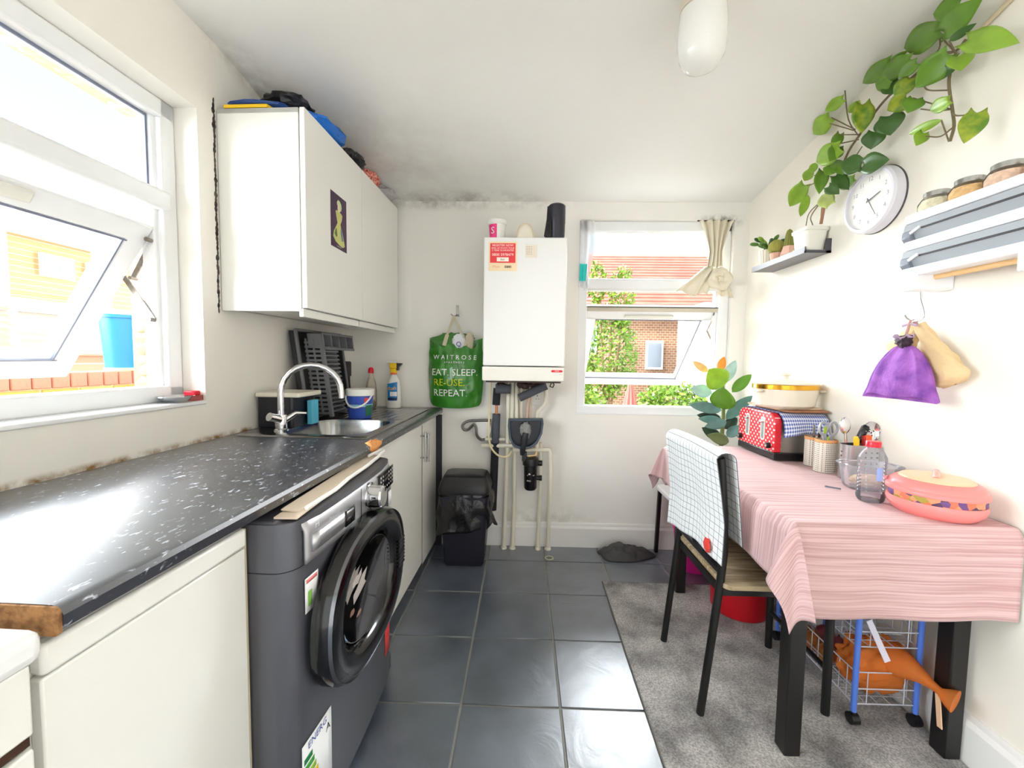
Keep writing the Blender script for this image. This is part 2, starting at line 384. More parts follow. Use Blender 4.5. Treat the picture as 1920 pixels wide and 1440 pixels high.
sash = part(w1, 'sash', q_, upvc, bevel=.007)
q_ = MB(); sbox(q_, .067, .072, v0+.06, v1-.06, .004, .0132); sbox(q_, SL-.074, SL-.069, v0+.06, v1-.06, .004, .0132); sbox(q_, .07, SL-.07, v1-.074, v1-.069, .004, .0132)
part(sash, 'gasket', q_, rubber, smooth=False)
part(sash, 'pane', sbox(MB(), .05, SL-.05, v0+.05, v1-.05, -.022, -.018), glass, smooth=False)
part(sash, 'vent', sbox(MB(), .012, .045, .35, 1.02, .012, .026), mat('vent_plastic', (232, 230, 220), .4), bevel=.006)
q_ = MB(); e = .012
q_.obox((-.112, VW1-.06, 1.40), (.004, 0, 0), (0, .007, 0), (0, 0, .24))
q_.bar((-.112, VW1-.068, 1.535), (-.185, VW1-.068, 1.41), .016, .004, (0, 1, 0)); q_.bar((-.225, VW1-.074, 1.44), (-.11, VW1-.074, 1.275), .016, .004, (0, 1, 0))
for z in (1.535, 1.275): q_.tube([(-.112, VW1-.09, z), (-.112, VW1-.056, z)], .007)
q_.tube([(-.178, VW1-.085, 1.412), (-.178, VW1-.06, 1.412)], .006)
part(w1, 'friction_stay', q_, galv)

# ------------------------------------------------------------------ back window
w2 = sroot('window_2', ((WBX0+WBX1)/2, D+.06, WBZ0)); q_ = MB(); f0, f1 = D+.025, D+.09
for a in ((WBX0, .381, WBZ0, WBZ1), (1.172, WBX1, WBZ0, WBZ1)): q_.box(a[0], a[1], f0, f1, a[2], a[3])
q_.box(WBX0, WBX1, f0, f1, WBZ1-.062, WBZ1); q_.box(WBX0, WBX1, D+.004, f1, WBZ0+.004, WBZ0+.05)
q_.box(1.16, 1.175, f0+.02, f1, WBZ0+.04, WBZ1-.05)
part(w2, 'window_frame', q_, upvc, bevel=.006)
part(w2, 'transom', MB().box(.37, 1.185, D+.015, f1, 1.585, 1.655), upvc, bevel=.012)
part(w2, 'pane', MB().box(.37, 1.185, D+.058, D+.062, 1.64, WBZ1-.05), glass, smooth=False)
h = Vector((0, D+.06, 1.475)); dd = Vector((0, .50, -.483)).normalized(); nn = Vector((0, -dd.z*-1, 0)); nn = Vector((0, dd.z, -dd.y)); SL = .70; v0, v1 = .386, 1.168
def sp(s_, v, n_): p = h+dd*s_+nn*n_; return (v, p.y, p.z)
q_ = MB(); sbox(q_, 0, .075, v0, v1, -.05, .012); sbox(q_, SL-.07, SL, v0, v1, -.05, .012); sbox(q_, .05, SL-.05, v0, v0+.065, -.05, .012); sbox(q_, .05, SL-.05, v1-.065, v1, -.05, .012)
sash = part(w2, 'sash', q_, upvc, bevel=.007)
q_ = MB(); sbox(q_, .072, .076, v0+.06, v1-.06, .004, .0132); sbox(q_, SL-.076, SL-.070, v0+.06, v1-.06, .004, .0132); sbox(q_, .07, SL-.07, v1-.071, v1-.066, .004, .0132)
part(sash, 'gasket', q_, rubber, smooth=False)
part(sash, 'pane', sbox(MB(), .05, SL-.05, v0+.05, v1-.05, -.022, -.018), glass, smooth=False)
part(sash, 'vent', sbox(MB(), .03, .05, .62, .92, .012, .026), mat('vent_plastic', (232, 230, 220), .4), bevel=.005)
part(w2, 'gasket', MB().box(.384, 1.172, D+.028, D+.06, 1.485, 1.4885), mat('dark_gasket', (90, 84, 76), .6)); part(w2, 'seal_strip', MB().box(.384, 1.172, D+.03, D+.062, 1.462, 1.484), mat('old_seal', (206, 198, 180), .6), bevel=.004)
q_ = MB(); q_.bar((1.176, D+.065, 1.46), (1.176, D+.19, 1.36), .014, .004, (1, 0, 0)); q_.bar((1.178, D+.06, 1.25), (1.178, D+.2, 1.37), .014, .004, (1, 0, 0)); q_.tube([(1.16, D+.06, 1.455), (1.186, D+.06, 1.455)], .012)
part(w2, 'friction_stay', q_, galv)

# ------------------------------------------------------------------ what stands outside
def brick_mat(name, c1, c2, mortar, scale, rot=None):
    mm = mat(name, c1, .85); t, b, l = nodes_of(mm); g = N(t, 'ShaderNodeNewGeometry'); mp = N(t, 'ShaderNodeMapping'); br = N(t, 'ShaderNodeTexBrick')
    if rot: mp.inputs['Rotation'].default_value = rot
    br.inputs['Scale'].default_value = scale; br.inputs['Color1'].default_value = rgb(*c1); br.inputs['Color2'].default_value = rgb(*c2); br.inputs['Mortar'].default_value = rgb(*mortar)
    br.inputs['Mortar Size'].default_value = .03; l(g.outputs['Position'], mp.inputs[0]); l(mp.outputs[0], br.inputs['Vector']); l(br.outputs[0], b.inputs['Base Color']); return mm
brick_l = brick_mat('yellow_brick', (202, 164, 116), (188, 146, 98), (214, 200, 174), 4.4, (pi/2, 0, pi/2))
brick_y = brick_mat('stock_brick', (186, 150, 80), (170, 130, 62), (190, 170, 120), 4.4, (pi/2, 0, pi/2))
brick_b = brick_mat('red_brown_brick', (170, 124, 96), (150, 104, 78), (190, 172, 150), 4.4, (pi/2, 0, 0))
white_m = mat('white_masonry', (206, 202, 194), .8); pane_d = mat('dark_window_pane', (150, 160, 176), .1, spec=.8)
struct('ground', MB().box(-14, 14, -4, 16, -.5, -.3), mat('patio_concrete', (120, 118, 108), .9, bump=(8, .3)), smooth=False)
hs = thing('brick_house', 'long yellow brick house with white windows seen through the left window', 'house', (-9, 9, -.3), 'L')
part(hs, 'wall', MB().box(-12, -9, 1, 17, -.3, 3.55), brick_l, smooth=False)
part(hs, 'roof', MB().prism([(-8.8, 3.62), (-12.2, 3.62), (-10.6, 4.5)], 'y', .8, 17.2), mat('grey_slates', (170, 160, 156), .8), smooth=False)
part(hs, 'gutter', MB().box(-9.02, -8.72, .8, 17.2, 3.46, 3.66), white_m, smooth=False)
for va in (8.0, 8.88, 10.2, 6.6):
    f = part(hs, 'window', MB().box(-9.0, -8.95, va, va+.62, 2.74, 3.2), upvc, smooth=False)
    q_ = MB(); q_.box(-8.95, -8.94, va+.06, va+.29, 2.79, 3.15); q_.box(-8.95, -8.94, va+.34, va+.57, 2.79, 3.15); part(f, 'pane', q_, pane_d, smooth=False)
gs = thing('garage', 'low white garage with pale roof in front of the yellow brick house', 'garage', (-6.4, 6, -.3), 'L')
part(gs, 'wall', MB().box(-8.6, -6.4, 2.5, 10, -.3, 1.75), white_m, smooth=False)
part(gs, 'roof', MB().box(-8.7, -6.3, 2.4, 10.1, 1.75, 1.95), mat('pale_felt', (186, 184, 188), .8), smooth=False)
part(gs, 'door', MB().box(-6.4, -6.36, 4.6, 6.4, -.3, 1.5), mat('garage_door_paint', (196, 170, 134), .6), smooth=False)
fe = thing('trellis_fence', 'pale trellis fence on the far garden wall in the left window', 'fence', (-4.8, 4, 1.225), 'L')
for k in range(8): part(fe, 'post', MB().box(-4.83, -4.77, 3.2+k*.6, 3.26+k*.6, 1.225, 1.74), mat('weathered_wood', (214, 196, 160), .8), smooth=False)
for k in range(6): part(fe, 'slat', MB().box(-4.85, -4.83, 3.1, 7.6, 1.24+k*.08, 1.27+k*.08), mat('weathered_wood', (214, 196, 160), .8), smooth=False)
gw = thing('garden_wall', 'far white topped red brick garden wall below the trellis', 'wall', (-4.8, 4, -.3), 'L')
part(gw, 'wall', MB().box(-4.95, -4.7, 0, 9, -.3, 1.15), brick_mat('red_brick', (196, 140, 116), (182, 120, 96), (220, 205, 190), 4.4, (pi/2, 0, pi/2)), smooth=False)
part(gw, 'coping', MB().box(-5, -4.65, 0, 9, 1.15, 1.22), white_m, smooth=False)
# near boundary wall: bricks one by one on the courses in view
nw = thing('boundary_wall', 'near yellow brick boundary wall with red brick coping outside the left window', 'wall', (-2.1, 2.4, -.3), 'L')
part(nw, 'wall_core', MB().box(-2.2, -2.008, -1, 6, -.3, .93), mat('mortar', (214, 204, 180), .95), smooth=False)
bm_y = [mat('brick_yellow', (192, 156, 78), .85, bump=(40, .3)), mat('brick_pale', (204, 176, 104), .85, bump=(40, .3))]; bm_r = mat('brick_red', (192, 124, 104), .85, bump=(40, .3))
proto = {}
def brick(par, mm, p, dims):
    key = (mm.name, dims)
    if key not in proto:
        proto[key] = part(par, 'brick', MB().box(-dims[0]/2, dims[0]/2, -dims[1]/2, dims[1]/2, -dims[2]/2, dims[2]/2), mm, smooth=False, bevel=.004, seg=1)
        o = proto[key]; 
        for vtx in o.data.vertices: vtx.co += OFF[par.name]
    else: o = proto[key].copy(); COL.objects.link(o)
    o.parent = par; o.location = Vector(p)-OFF[par.name]; return o
for c in range(5):
    for k in range(22): brick(nw, bm_y[(k*7+c*3) % 3 % 2], (-2.05, -.1+k*.225+(.112 if c % 2 else 0), .888-c*.075), (.1, .213, .064))
for k in range(46): brick(nw, bm_r, (-2.1, -.1+k*.108, .978), (.215, .1, .1))
bk = thing('bucket', 'tall light blue plastic bucket standing on the boundary wall outside', 'bucket', (-2.1, 3.12, 1.03), 'L')
q_ = MB().lathe([(.0, 1.03), (.105, 1.03), (.108, 1.045), (.135, 1.44), (.128, 1.44), (.10, 1.06), (0, 1.055)], (-2.1, 3.12, 0), 32)
part(bk, 'body', q_, mat('light_blue_plastic', (40, 130, 200), .4)); part(bk, 'rim', MB().lathe([(.134, 1.435), (.145, 1.435), (.146, 1.46), (.134, 1.46)], (-2.1, 3.12, 0), 32, close=True), MATS['light_blue_plastic'])
part(bk, 'base', MB().lathe([(.0, 1.028), (.118, 1.028), (.118, 1.05), (.0, 1.05)], (-2.1, 3.12, 0), 32), mat('yellowed_plastic', (226, 220, 150), .5))
# back garden
hb = thing('tiled_house', 'house with red tiled roof and pale brick wall behind the back window', 'house', (4, 10, -.3))
part(hb, 'wall', MB().box(.6, 7, 10.1, 13, -.3, 2.45), brick_b, smooth=False)
q_ = MB(); nrow = 17
for k in range(nrow):
    y = 9.8+k*2.3/nrow; z = 2.42+k*1.72/nrow; q_.obox((3.8, y+.10, z+.085), (3.5, 0, 0), (0, .10, .055), (0, -.016, .03))
part(hb, 'roof_tile_courses', q_, mat('red_roof_tiles', (164, 92, 78), .8, var=(3, (182, 112, 94), .6)), stuff=True, smooth=False)
part(hb, 'gutter', MB().box(.3, 7.3, 9.72, 9.86, 2.3, 2.42), mat('grey_gutter', (120, 122, 134), .5), smooth=False)
for x in (2.9, 4.05, 1.7): part(hb, 'bracket', MB().bar((x, 9.74, 2.42), (x+.1, 9.74, 2.22), .03), upvc)
part(hb, 'dormer', MB().obox((5.0, 10.6, 3.7), (.32, 0, -.42), (0, .5, 0), (.07, 0, .05)), mat('grey_slates', (170, 160, 156), .8), smooth=False)
part(hb, 'downpipe', MB().box(3.95, 4.12, 9.95, 10.1, -.3, 2.35), white_m, smooth=False)
for x, z in ((2.95, .95), (1.35, 1.3)):
    f = part(hb, 'window', MB().box(x, x+.42, 10.06, 10.12, z, z+.7), upvc, smooth=False)
    part(f, 'pane', MB().box(x+.05, x+.37, 10.05, 10.06, z+.06, z+.64), pane_d, smooth=False)
wb = thing('white_wing', 'white rendered house wing at the right of the back window', 'house', (5.4, 8.2, -.3))
part(wb, 'wall', MB().box(3.45, 7, 8.0, 9.4, -.3, 2.2), white_m, smooth=False); part(wb, 'coping', MB().box(3.4, 7, 7.95, 9.4, 2.2, 2.28), upvc, smooth=False)
def leaves(fn, n, size, jit=.5):
    q = MB()
    for _ in range(n):
        c = Vector(fn()); a = Vector((random.gauss(0, 1), random.gauss(0, 1), random.gauss(0, 1))).normalized(); b_ = a.orthogonal().normalized(); s_ = size*random.uniform(.6, 1.3)
        q.add([c-a*s_, c+b_*s_*.55, c+a*s_, c-b_*s_*.55], [(0, 1, 2, 3)])
    return q
leaf_y = mat('yellow_green_leaf', (120, 150, 36), .5, var=(9, (76, 118, 26), .9)); bark_m = mat('bark', (140, 112, 84), .9)  # yellow green leaves, tone varied at random
def ell(c, r):
    def f():
        d = Vector((random.gauss(0, 1), random.gauss(0, 1), random.gauss(0, 1))).normalized()*random.uniform(.4, 1)**.5
        return (c[0]+d.x*r[0], c[1]+d.y*r[1], c[2]+d.z*r[2])
    return f
for x, label in ((.72, 'hedge of small yellow green leaves at the left of the closed parasol'), (2.36, 'hedge of small yellow green leaves at the right of the closed parasol')):
    hd = thing('hedge', label, 'hedge', (x, 6.4, -.3), group=None)
    part(hd, 'foliage', leaves(ell((x, 6.5, .25), (.66, .5, .62)), 2600, .045), leaf_y, stuff=True, smooth=False)
    part(hd, 'stem', MB().tube([(x, 6.5, -.3), (x, 6.5, .5)], .04), bark_m)
tr = thing('climbing_shrub', 'tall yellow green shrub growing up in front of the tiled house', 'shrub', (1.75, 8.4, -.3))
q_ = leaves(ell((1.7, 8.4, 1.3), (.62, .4, 1.0)), 1900, .05); q2 = leaves(ell((1.95, 8.4, 2.4), (.28, .25, .7)), 600, .05); q_.add(q2.v, q2.f); q2 = leaves(ell((1.45, 8.4, 2.7), (.2, .2, .45)), 320, .05); q_.add(q2.v, q2.f)
part(tr, 'foliage', q_, leaf_y, stuff=True, smooth=False)
q_ = MB()
for x in (1.5, 1.75, 2.0): q_.tube([(1.75, 8.4, -.3), (1.75+(x-1.75)*.6, 8.4, 1.2), (x, 8.4, 2.6)], .025, 6)
part(tr, 'branch', q_, bark_m)
pl = thing('parasol', 'closed salmon pink garden parasol standing before the hedge', 'parasol', (1.53, 5.9, -.3))
def pf(u, v):
    a = 2*pi*u; r = (.005+.16*v**.9)*(1+.22*cos(8*a)); return (1.53+r*cos(a), 5.9+r*sin(a), .92-v*.85)
part(pl, 'canopy', MB().grid(pf, 48, 8, True), mat('salmon_canvas', (206, 104, 96), .8), ang=80); part(pl, 'pole', MB().tube([(1.53, 5.9, -.3), (1.53, 5.9, .93)], .02), white_m)
# ------------------------------------------------------------------ left run: materials
wt_m = mat('speckled_laminate', (26, 28, 40), .33, spec=.8, coat=.8)
t, b, l = nodes_of(wt_m); g = N(t, 'ShaderNodeNewGeometry'); mp = N(t, 'ShaderNodeMapping'); mp.inputs['Scale'].default_value = (1, .55, 1); mp.inputs['Rotation'].default_value = (0, 0, 1.2)
n1 = N(t, 'ShaderNodeTexNoise'); n1.inputs['Scale'].default_value = 95; n1.inputs['Detail'].default_value = 3; n1.inputs['Distortion'].default_value = .6
r = N(t, 'ShaderNodeValToRGB'); r.color_ramp.elements[0].position = .62; r.color_ramp.elements[0].color = rgb(26, 28, 40); r.color_ramp.elements[1].position = .72; r.color_ramp.elements[1].color = rgb(196, 202, 216)
l(g.outputs['Position'], mp.inputs[0]); l(mp.outputs[0], n1.inputs['Vector']); l(n1.outputs[0], r.inputs[0]); l(r.outputs[0], b.inputs['Base Color'])
chip_m = mat('chipboard', (176, 128, 78), .9, bump=(120, .6), var=(90, (120, 80, 44), .9))
unit_m = mat('cream_white_laminate', (242, 241, 234), .3); unit_d = mat('white_door', (243, 242, 236), .25)
edge_m = mat('shaded_cream_edge', (214, 200, 170), .5); black_p = mat('black_plastic', (16, 16, 20), .35); steel = mat('brushed_steel', (176, 176, 174), .22, 1)
chrome = mat('chrome', (215, 215, 218), .06, 1); white_p = mat('white_plastic', (240, 239, 234), .35); dark_p = mat('charcoal_plastic', (46, 47, 52), .4); grey_p = mat('grey_plastic', (112, 113, 118), .4)

# worktop
wk = thing('worktop', 'long black speckled laminate worktop with pale chipped edges', 'worktop', (.3, 1.5, HC-.038), 'L')
pf_ = [(.01, HC-.038), (.585, HC-.038), (.597, HC-.03), (.600, HC-.012), (.596, HC-.004), (.586, HC), (.01, HC)]
pf_f = [(.53, HC-.038)] + pf_[1:6] + [(.53, HC)]
q_ = MB().prism(pf_, 'y', .479, 1.51).prism(pf_f, 'y', 1.51, 2.40).prism(pf_, 'y', 2.40, 2.512); q_.box(.005, .06, 1.51, 2.40, HC-.038, HC)
part(wk, 'top', q_, wt_m, ang=28)
part(wk, 'raw_end', MB().prism(rrect(.012, .598, HC-.0375, HC-.001, .008), 'y', .4755, .479), chip_m, label='bare chipboard end')
part(wk, 'chipped_corner', MB().blob((.588, 1.455, HC-.012), (.022, .062, .020), .35, 4, 14, 10, 3), mat('broken_chipboard', (232, 160, 96), .9, bump=(120, .5)), label='orange broken edge')

# cooker at the near end
ck = thing('cooker', 'white cooker with rounded hob edge beside the worktop end', 'cooker', (.3, .15, 0), 'L')
part(ck, 'body', MB().box(.03, .565, -.14, .458, .02, .80), unit_m, bevel=.006)
part(ck, 'hob_top', MB().box(.03, .60, -.145, .462, .805, .846), mat('white_enamel', (246, 246, 246), .12, spec=.7), bevel=.014, seg=3)
part(ck, 'front_panel', MB().box(.565, .582, -.14, .458, .715, .80), unit_m, bevel=.003)
part(ck, 'oven_door', MB().box(.565, .584, -.14, .456, .12, .70), unit_m, bevel=.003)
part(ck, 'door_gap_trim', MB().box(.564, .578, -.14, .456, .702, .713), mat('chrome_brown', (96, 70, 56), .3, .6))

# near base cabinet
bc = thing('base_cabinet', 'white base cabinet with plain door between cooker and washing machine', 'cabinet', (.3, .66, 0), 'L')
part(bc, 'carcass', MB().box(.03, .55, .472, .842, .08, .818), unit_m, bevel=.002)
part(bc, 'door', MB().box(.551, .570, .476, .828, .09, .765), unit_d, bevel=.003)
part(bc, 'top_rail', MB().box(.551, .574, .476, .828, .768, .808), unit_d, bevel=.006)
part(bc, 'edge_shade_strip', MB().box(.545, .562, .829, .842, .09, .80), edge_m)  # cream strip paints in the shade along the door's rounded edge
part(bc, 'plinth', MB().box(.46, .50, .472, .842, 0, .08), unit_m)

# washing machine
graph = mat('graphite_paint', (104, 105, 113), .38, .55, bump=(300, .04)); lit_silver = mat('lit_silver_panel', (180, 180, 184), .34, .6); gl_black = mat('gloss_black', (9, 9, 12), .12, spec=.6)
wm = thing('washing_machine', 'graphite washing machine with black porthole door and full drum', 'washing machine', (.36, 1.15, 0), 'L')
def bow(v): return .668 - .012*((v-1.15)/.3)**2
def body_poly(off=0, back=.07):
    P = [(back, 1.452), (back, .846)]
    r = .045; P += [(.60-r+0, .846-off)]
    for k in range(6): a = -pi/2+pi/2*k/5; P.append((bow(.86)-r+off+(r)*cos(a), .846-off+r+r*sin(a)))
    for k in range(1, 8): v = .846+r+k*(.606-2*r)/8; P.append((bow(v)+off, v))
    for k in range(6): a = pi/2*k/5; P.append((bow(.86)-r+off+r*cos(a), 1.452+off-r+r*sin(a)))
    return P
wmb = part(wm, 'body', MB().prism(body_poly(), 'z', .03, .70), graph, ang=30)
part(wm, 'upper_body', MB().prism(body_poly(.0), 'z', .702, .806), graph, ang=30)
def panel_fn(u, v):
    vv = .886+u*.53; z = .704+v*.1; return (bow(vv)+.004-.035*max(0, v-.72)**1.4*3, vv, z)
part(wm, 'control_panel', MB().grid(panel_fn, 24, 8), lit_silver, solid=.006)  # paler than the body: light on the upper front put into its colour
part(wm, 'lid', MB().box(.05, .62, .85, 1.448, .795, .81), graph, bevel=.006)
def wp(v, z, o=.006): return (bow(v)+o, v, z)
def plate(v0, v1, z0, z1, o0, o1, n=6):
    q = MB(); 
    def f(u, w_): v = v0+(v1-v0)*u; return (bow(v)+o1, v, z0+(z1-z0)*w_)
    q.grid(f, n, 1); return q
part(wm, 'drawer', plate(.905, 1.085, .724, .762, 0, .009), mat('pale_silver', (196, 197, 202), .25, .7), solid=.006)
part(wm, 'drawer_pull', plate(1.045, 1.098, .722, .764, 0, .0125), gl_black, solid=.002)
part(wm, 'panel_seam', plate(1.148, 1.150, .706, .79, 0, .0085, 1), gl_black, solid=.001)
kn = part(wm, 'dial', MB().lathe([(.040, .664), (.040, .676), (.034, .677), (.032, .712), (.028, .717), (0, .718)], (0, 1.215, .748), 28, axis='x'), chrome)
dsp = part(wm, 'display', plate(1.285, 1.435, .722, .787, 0, .009), gl_black, solid=.002)
q_ = MB()
for i in range(7):
    for j in range(4):
        if 2 <= i <= 3 and j > 0: continue
        v, z = 1.298+i*.0205, .732+j*.0135
        q_.add([wp(v, z, .0105), wp(v+.007, z, .0105), wp(v+.007, z+.006, .0105), wp(v, z+.006, .0105)], [(0, 1, 2, 3)])
part(dsp, 'key', q_, mat('panel_print', (225, 226, 232), .5), smooth=False)
def wtext(q, s, v, z, size, o=.0095): return q.text(s, lambda x, y: wp(v+x, z+y, o), size)
part(wm, 'emblem', wtext(MB(), 'H', .925, .780, .024), mat('panel_print', (225, 226, 232), .5), smooth=False); part(wm, 'panel_lettering', wtext(MB(), '9KG LINK', 1.0, .772, .012), mat('panel_print', (225, 226, 232), .5), smooth=False)
VC, ZC, RV, RZ = 1.146, .515, .262, .197
def ring(prof, n=48, sq=2.35): return MB().lathe(prof, (0, VC, ZC), n, RV, RZ, sq, 'x')
dr = part(wm, 'door', MB().lathe([(.90, .662), (1.0, .672), (1.0, .700), (.965, .716), (.90, .722), (.80, .722), (.70, .712), (.645, .70), (.62, .672)], (0, VC, ZC), 56, RV, RZ, 2.35, 'x'), gl_black, ang=40)
import bmesh
cut(wmb, MB().lathe([(.66, .30), (.66, .80)], (0, VC, ZC), 40, RV, RZ, 2.2, 'x'))
def drop_caps(o):
    bm = bmesh.new(); bm.from_mesh(o.data); bmesh.ops.delete(bm, geom=[f for f in bm.faces if len(f.verts) > 8], context='FACES_ONLY'); bm.to_mesh(o.data); bm.free()
drop_caps(dr)
q_ = part(dr, 'door_trim', MB().lathe([(.965, .7155), (.985, .711), (.97, .7185)], (0, VC, ZC), 56, RV, RZ, 2.35, 'x', close=True), mat('dark_chrome', (120, 122, 128), .2, .9))
bw = part(dr, 'drum', MB().lathe([(.64, .698), (.60, .65), (.56, .60), (.52, .50), (.0, .49)], (0, VC, ZC), 48, RV, RZ, 2.1, 'x'), mat('drum_steel', (170, 170, 166), .3, .9)); drop_caps(bw)
part(dr, 'porthole_glass', MB().lathe([(.0, .690), (.4, .692), (.62, .699)], (0, VC, ZC), 40, RV, RZ, 2.2, 'x'), thin_glass('porthole_glass', (.88, .88, .9), .02, .08))
part(dr, 'laundry', MB().blob((.672, 1.09, .545), (.022, .085, .07), .35, 3, 18, 12, 4), mat('pale_laundry', (206, 196, 186), .9))
part(dr, 'laundry', MB().blob((.672, 1.09, .462), (.02, .06, .032), .3, 3, 16, 10, 9), mat('pink_laundry', (178, 132, 112), .9))
part(dr, 'laundry', MB().blob((.672, 1.07, .432), (.02, .06, .02), .3, 3, 16, 10, 11), mat('blue_laundry', (150, 186, 214), .9))
part(dr, 'vent_ribs', (lambda q: [q.box(.7185, .7235, VC+RV*.72, VC+RV*.93, ZC-.05+k*.012, ZC-.045+k*.012) for k in range(8)] and q)(MB()), black_p)
part(wm, 'kick_plate', MB().box(.60, .655, .86, 1.44, .035, .095), graph, bevel=.004)
for v in (.89, 1.41):
    for u in (.12, .58): part(wm, 'foot', MB().lathe([(.022, .0005), (.022, .01), (.012, .012), (.012, .035)], (u, v, 0), 12), black_p)
lab_w = mat('label_white', (244, 244, 246), .5)
part(wm, 'energy_label', plate(.868, .985, .055, .292, 0, .0015), lab_w, solid=.0005)
for k, c in enumerate(((20, 130, 70), (70, 170, 70), (160, 200, 60), (250, 220, 30), (250, 170, 40), (240, 110, 50), (226, 50, 50))):
    w_ = .03+k*.007; part(wm, 'rating_bar', plate(.874, .874+w_, .243-k*.019, .257-k*.019, 0, .0025), mat('rating_%d' % k, c, .5), solid=.0004)
part(wm, 'label_lettering', wtext(MB(), 'ENERG', .925, .277, .024, .003), mat('label_blue', (70, 90, 170), .5), smooth=False)
part(wm, 'label_lettering', wtext(MB(), 'A', .968, .252, .028, .003), mat('ink', (30, 30, 34), .5), smooth=False)
part(wm, 'sticker', plate(.888, .938, .588, .668, 0, .0015), lab_w, solid=.0005, label='small white sticker')
part(wm, 'sticker', plate(.893, .933, .655, .664, 0, .0022), mat('label_pink', (236, 130, 130), .5), solid=.0003); part(wm, 'sticker', plate(.898, .912, .60, .635, 0, .0022), mat('label_green', (140, 200, 90), .5), solid=.0003)
part(wm, 'sticker', plate(1.405, 1.44, .645, .695, 0, .0015), lab_w, solid=.0005)
part(wm, 'sticker', plate(1.36, 1.41, .135, .235, 0, .0015), mat('label_red', (226, 66, 66), .5), solid=.0005, label='red warning sticker')
# leaflets and cable pushed under the worktop edge
q_ = MB().bar((.63, .87, .813), (.598, 1.44, .8145), .05, .004, (0, 0, 1)); q_.bar((.622, .90, .818), (.60, 1.40, .8185), .04, .003, (.1, 0, 1))
solo('leaflet', 'cream folded leaflets lying on top of the washing machine', 'leaflet', q_, mat('cream_paper', (236, 218, 196), .8), (.62, 1.15, .81), 'L')
q_ = MB().tube([(.648, .90, .815), (.655, 1.02, .818), (.642, 1.12, .817), (.64, 1.25, .818), (.632, 1.36, .820), (.625, 1.43, .822), (.618, 1.452, .822), (.608, 1.44, .823), (.60, 1.36, .822)], .005, 8)
q_.v = [p+Vector((.012, 0, .011)) for p in q_.v]
solo('cable', 'white cable looped along the front top of the washing machine', 'cable', q_, white_p, (.63, 1.2, .81), 'L')

# sink base unit with two doors
su = thing('sink_cabinet', 'white double sink cabinet with steel bar handles near the corner', 'cabinet', (.3, 2.0, 0), 'L')
part(su, 'carcass', MB().box(.03, .543, 1.475, 2.49, .07, .70), unit_m); part(su, 'carcass_rail', MB().box(.50, .545, 1.475, 2.49, .70, .818), unit_m)
for (a, b2, hv, z0, zb) in ((1.48, 2.172, 2.145, .615, .05), (2.182, 2.486, 2.21, .60, .035)):
    d_ = part(su, 'door', MB().box(.546, .564, a, b2, zb, .808), unit_d, bevel=.003)
    q_ = MB().tube([(.59, hv, z0), (.59, hv, z0+.155)], .006, 10); q_.tube([(.562, hv, z0+.02), (.592, hv, z0+.02)], .004); q_.tube([(.562, hv, z0+.135), (.592, hv, z0+.135)], .004)
    part(d_, 'handle', q_, steel)
    part(d_, 'edge', MB().box(.5455, .5635, b2-.001 if a < 2 else a-.002, b2+.003 if a < 2 else a+.001, zb, .80), mat('brown_worn_edge', (120, 86, 66), .8))
part(su, 'plinth', MB().box(.49, .52, 1.475, 2.47, 0, .045), unit_m); part(su, 'plinth_dirt', MB().box(.505, .5215, 1.475, 2.47, .044, .05), mat('dirt_line', (150, 124, 86), .9))
struct('trim_5', MB().box(.548, .596, 2.492, 2.513, 0, .815), mat('black_filler', (28, 29, 36), .5), 'L', bevel=.003)

# sink
sk_m = mat('sink_steel', (150, 150, 150), .2, 1, bump=(14, .05))
si = thing('sink', 'stainless steel inset sink with ridged drainer', 'sink', (.3, 1.95, HC), 'L')
def loop(u0, u1, v0, v1, r, z): return [(x, y, z) for x, y in rrect(u0, u1, v0, v1, r, 6)]
def loft(loops, cap=True):
    q = MB(); n = len(loops[0]); vs = [p for l_ in loops for p in l_]; fs = [(i*n+k, i*n+(k+1)%n, (i+1)*n+(k+1)%n, (i+1)*n+k) for i in range(len(loops)-1) for k in range(n)]
    if cap: fs.append(tuple(range((len(loops)-1)*n, len(loops)*n)))
    return q.add(vs, fs)
part(si, 'bowl', loft([loop(.040, .548, 1.496, 1.955, .012, HC+.001), loop(.046, .542, 1.502, 1.953, .012, HC+.005), loop(.158, .506, 1.548, 1.925, .085, HC+.004), loop(.162, .502, 1.552, 1.921, .083, HC-.006), loop(.175, .49, 1.565, 1.908, .075, HC-.14), loop(.20, .465, 1.59, 1.885, .05, HC-.155), loop(.30, .36, 1.70, 1.76, .025, HC-.158)]), sk_m, ang=50)
part(si, 'waste', MB().lathe([(.0, HC-.157), (.035, HC-.157), (.037, HC-.154), (0, HC-.153)], (.33, 1.73, 0), 20), chrome)
part(si, 'overflow', MB().lathe([(0, 0), (.016, 0), (.016, .003), (0, .003)], (.165, 1.70, HC-.05), 14, axis='x'), black_p)
def drain(u, v):
    U = .040+u*.508; V = 1.953+v*.45; e = min(u, 1-u, v*.9, 1-v)*14; k = min(1, e)
    return (U, V, HC+.005-.003*k+.0032*k*max(0, sin(U*2*pi/.036)) + (-.004 if e < .05 else 0))
part(si, 'drainer', MB().grid(drain, 90, 14), sk_m, ang=80)
tp = thing('tap', 'chrome swan neck mixer tap behind the sink bowl', 'tap', (.150, 1.612, HC+.004), 'L')
q_ = MB().lathe([(.027, HC+.004), (.027, HC+.010), (.022, HC+.014), (.022, HC+.06), (.020, HC+.068), (.0, HC+.07)], (.150, 1.612, 0), 22); part(tp, 'body', q_, chrome)
P = [(.150, 1.612, HC+.06), (.150, 1.612, HC+.14)]; du, dv = .102, .045
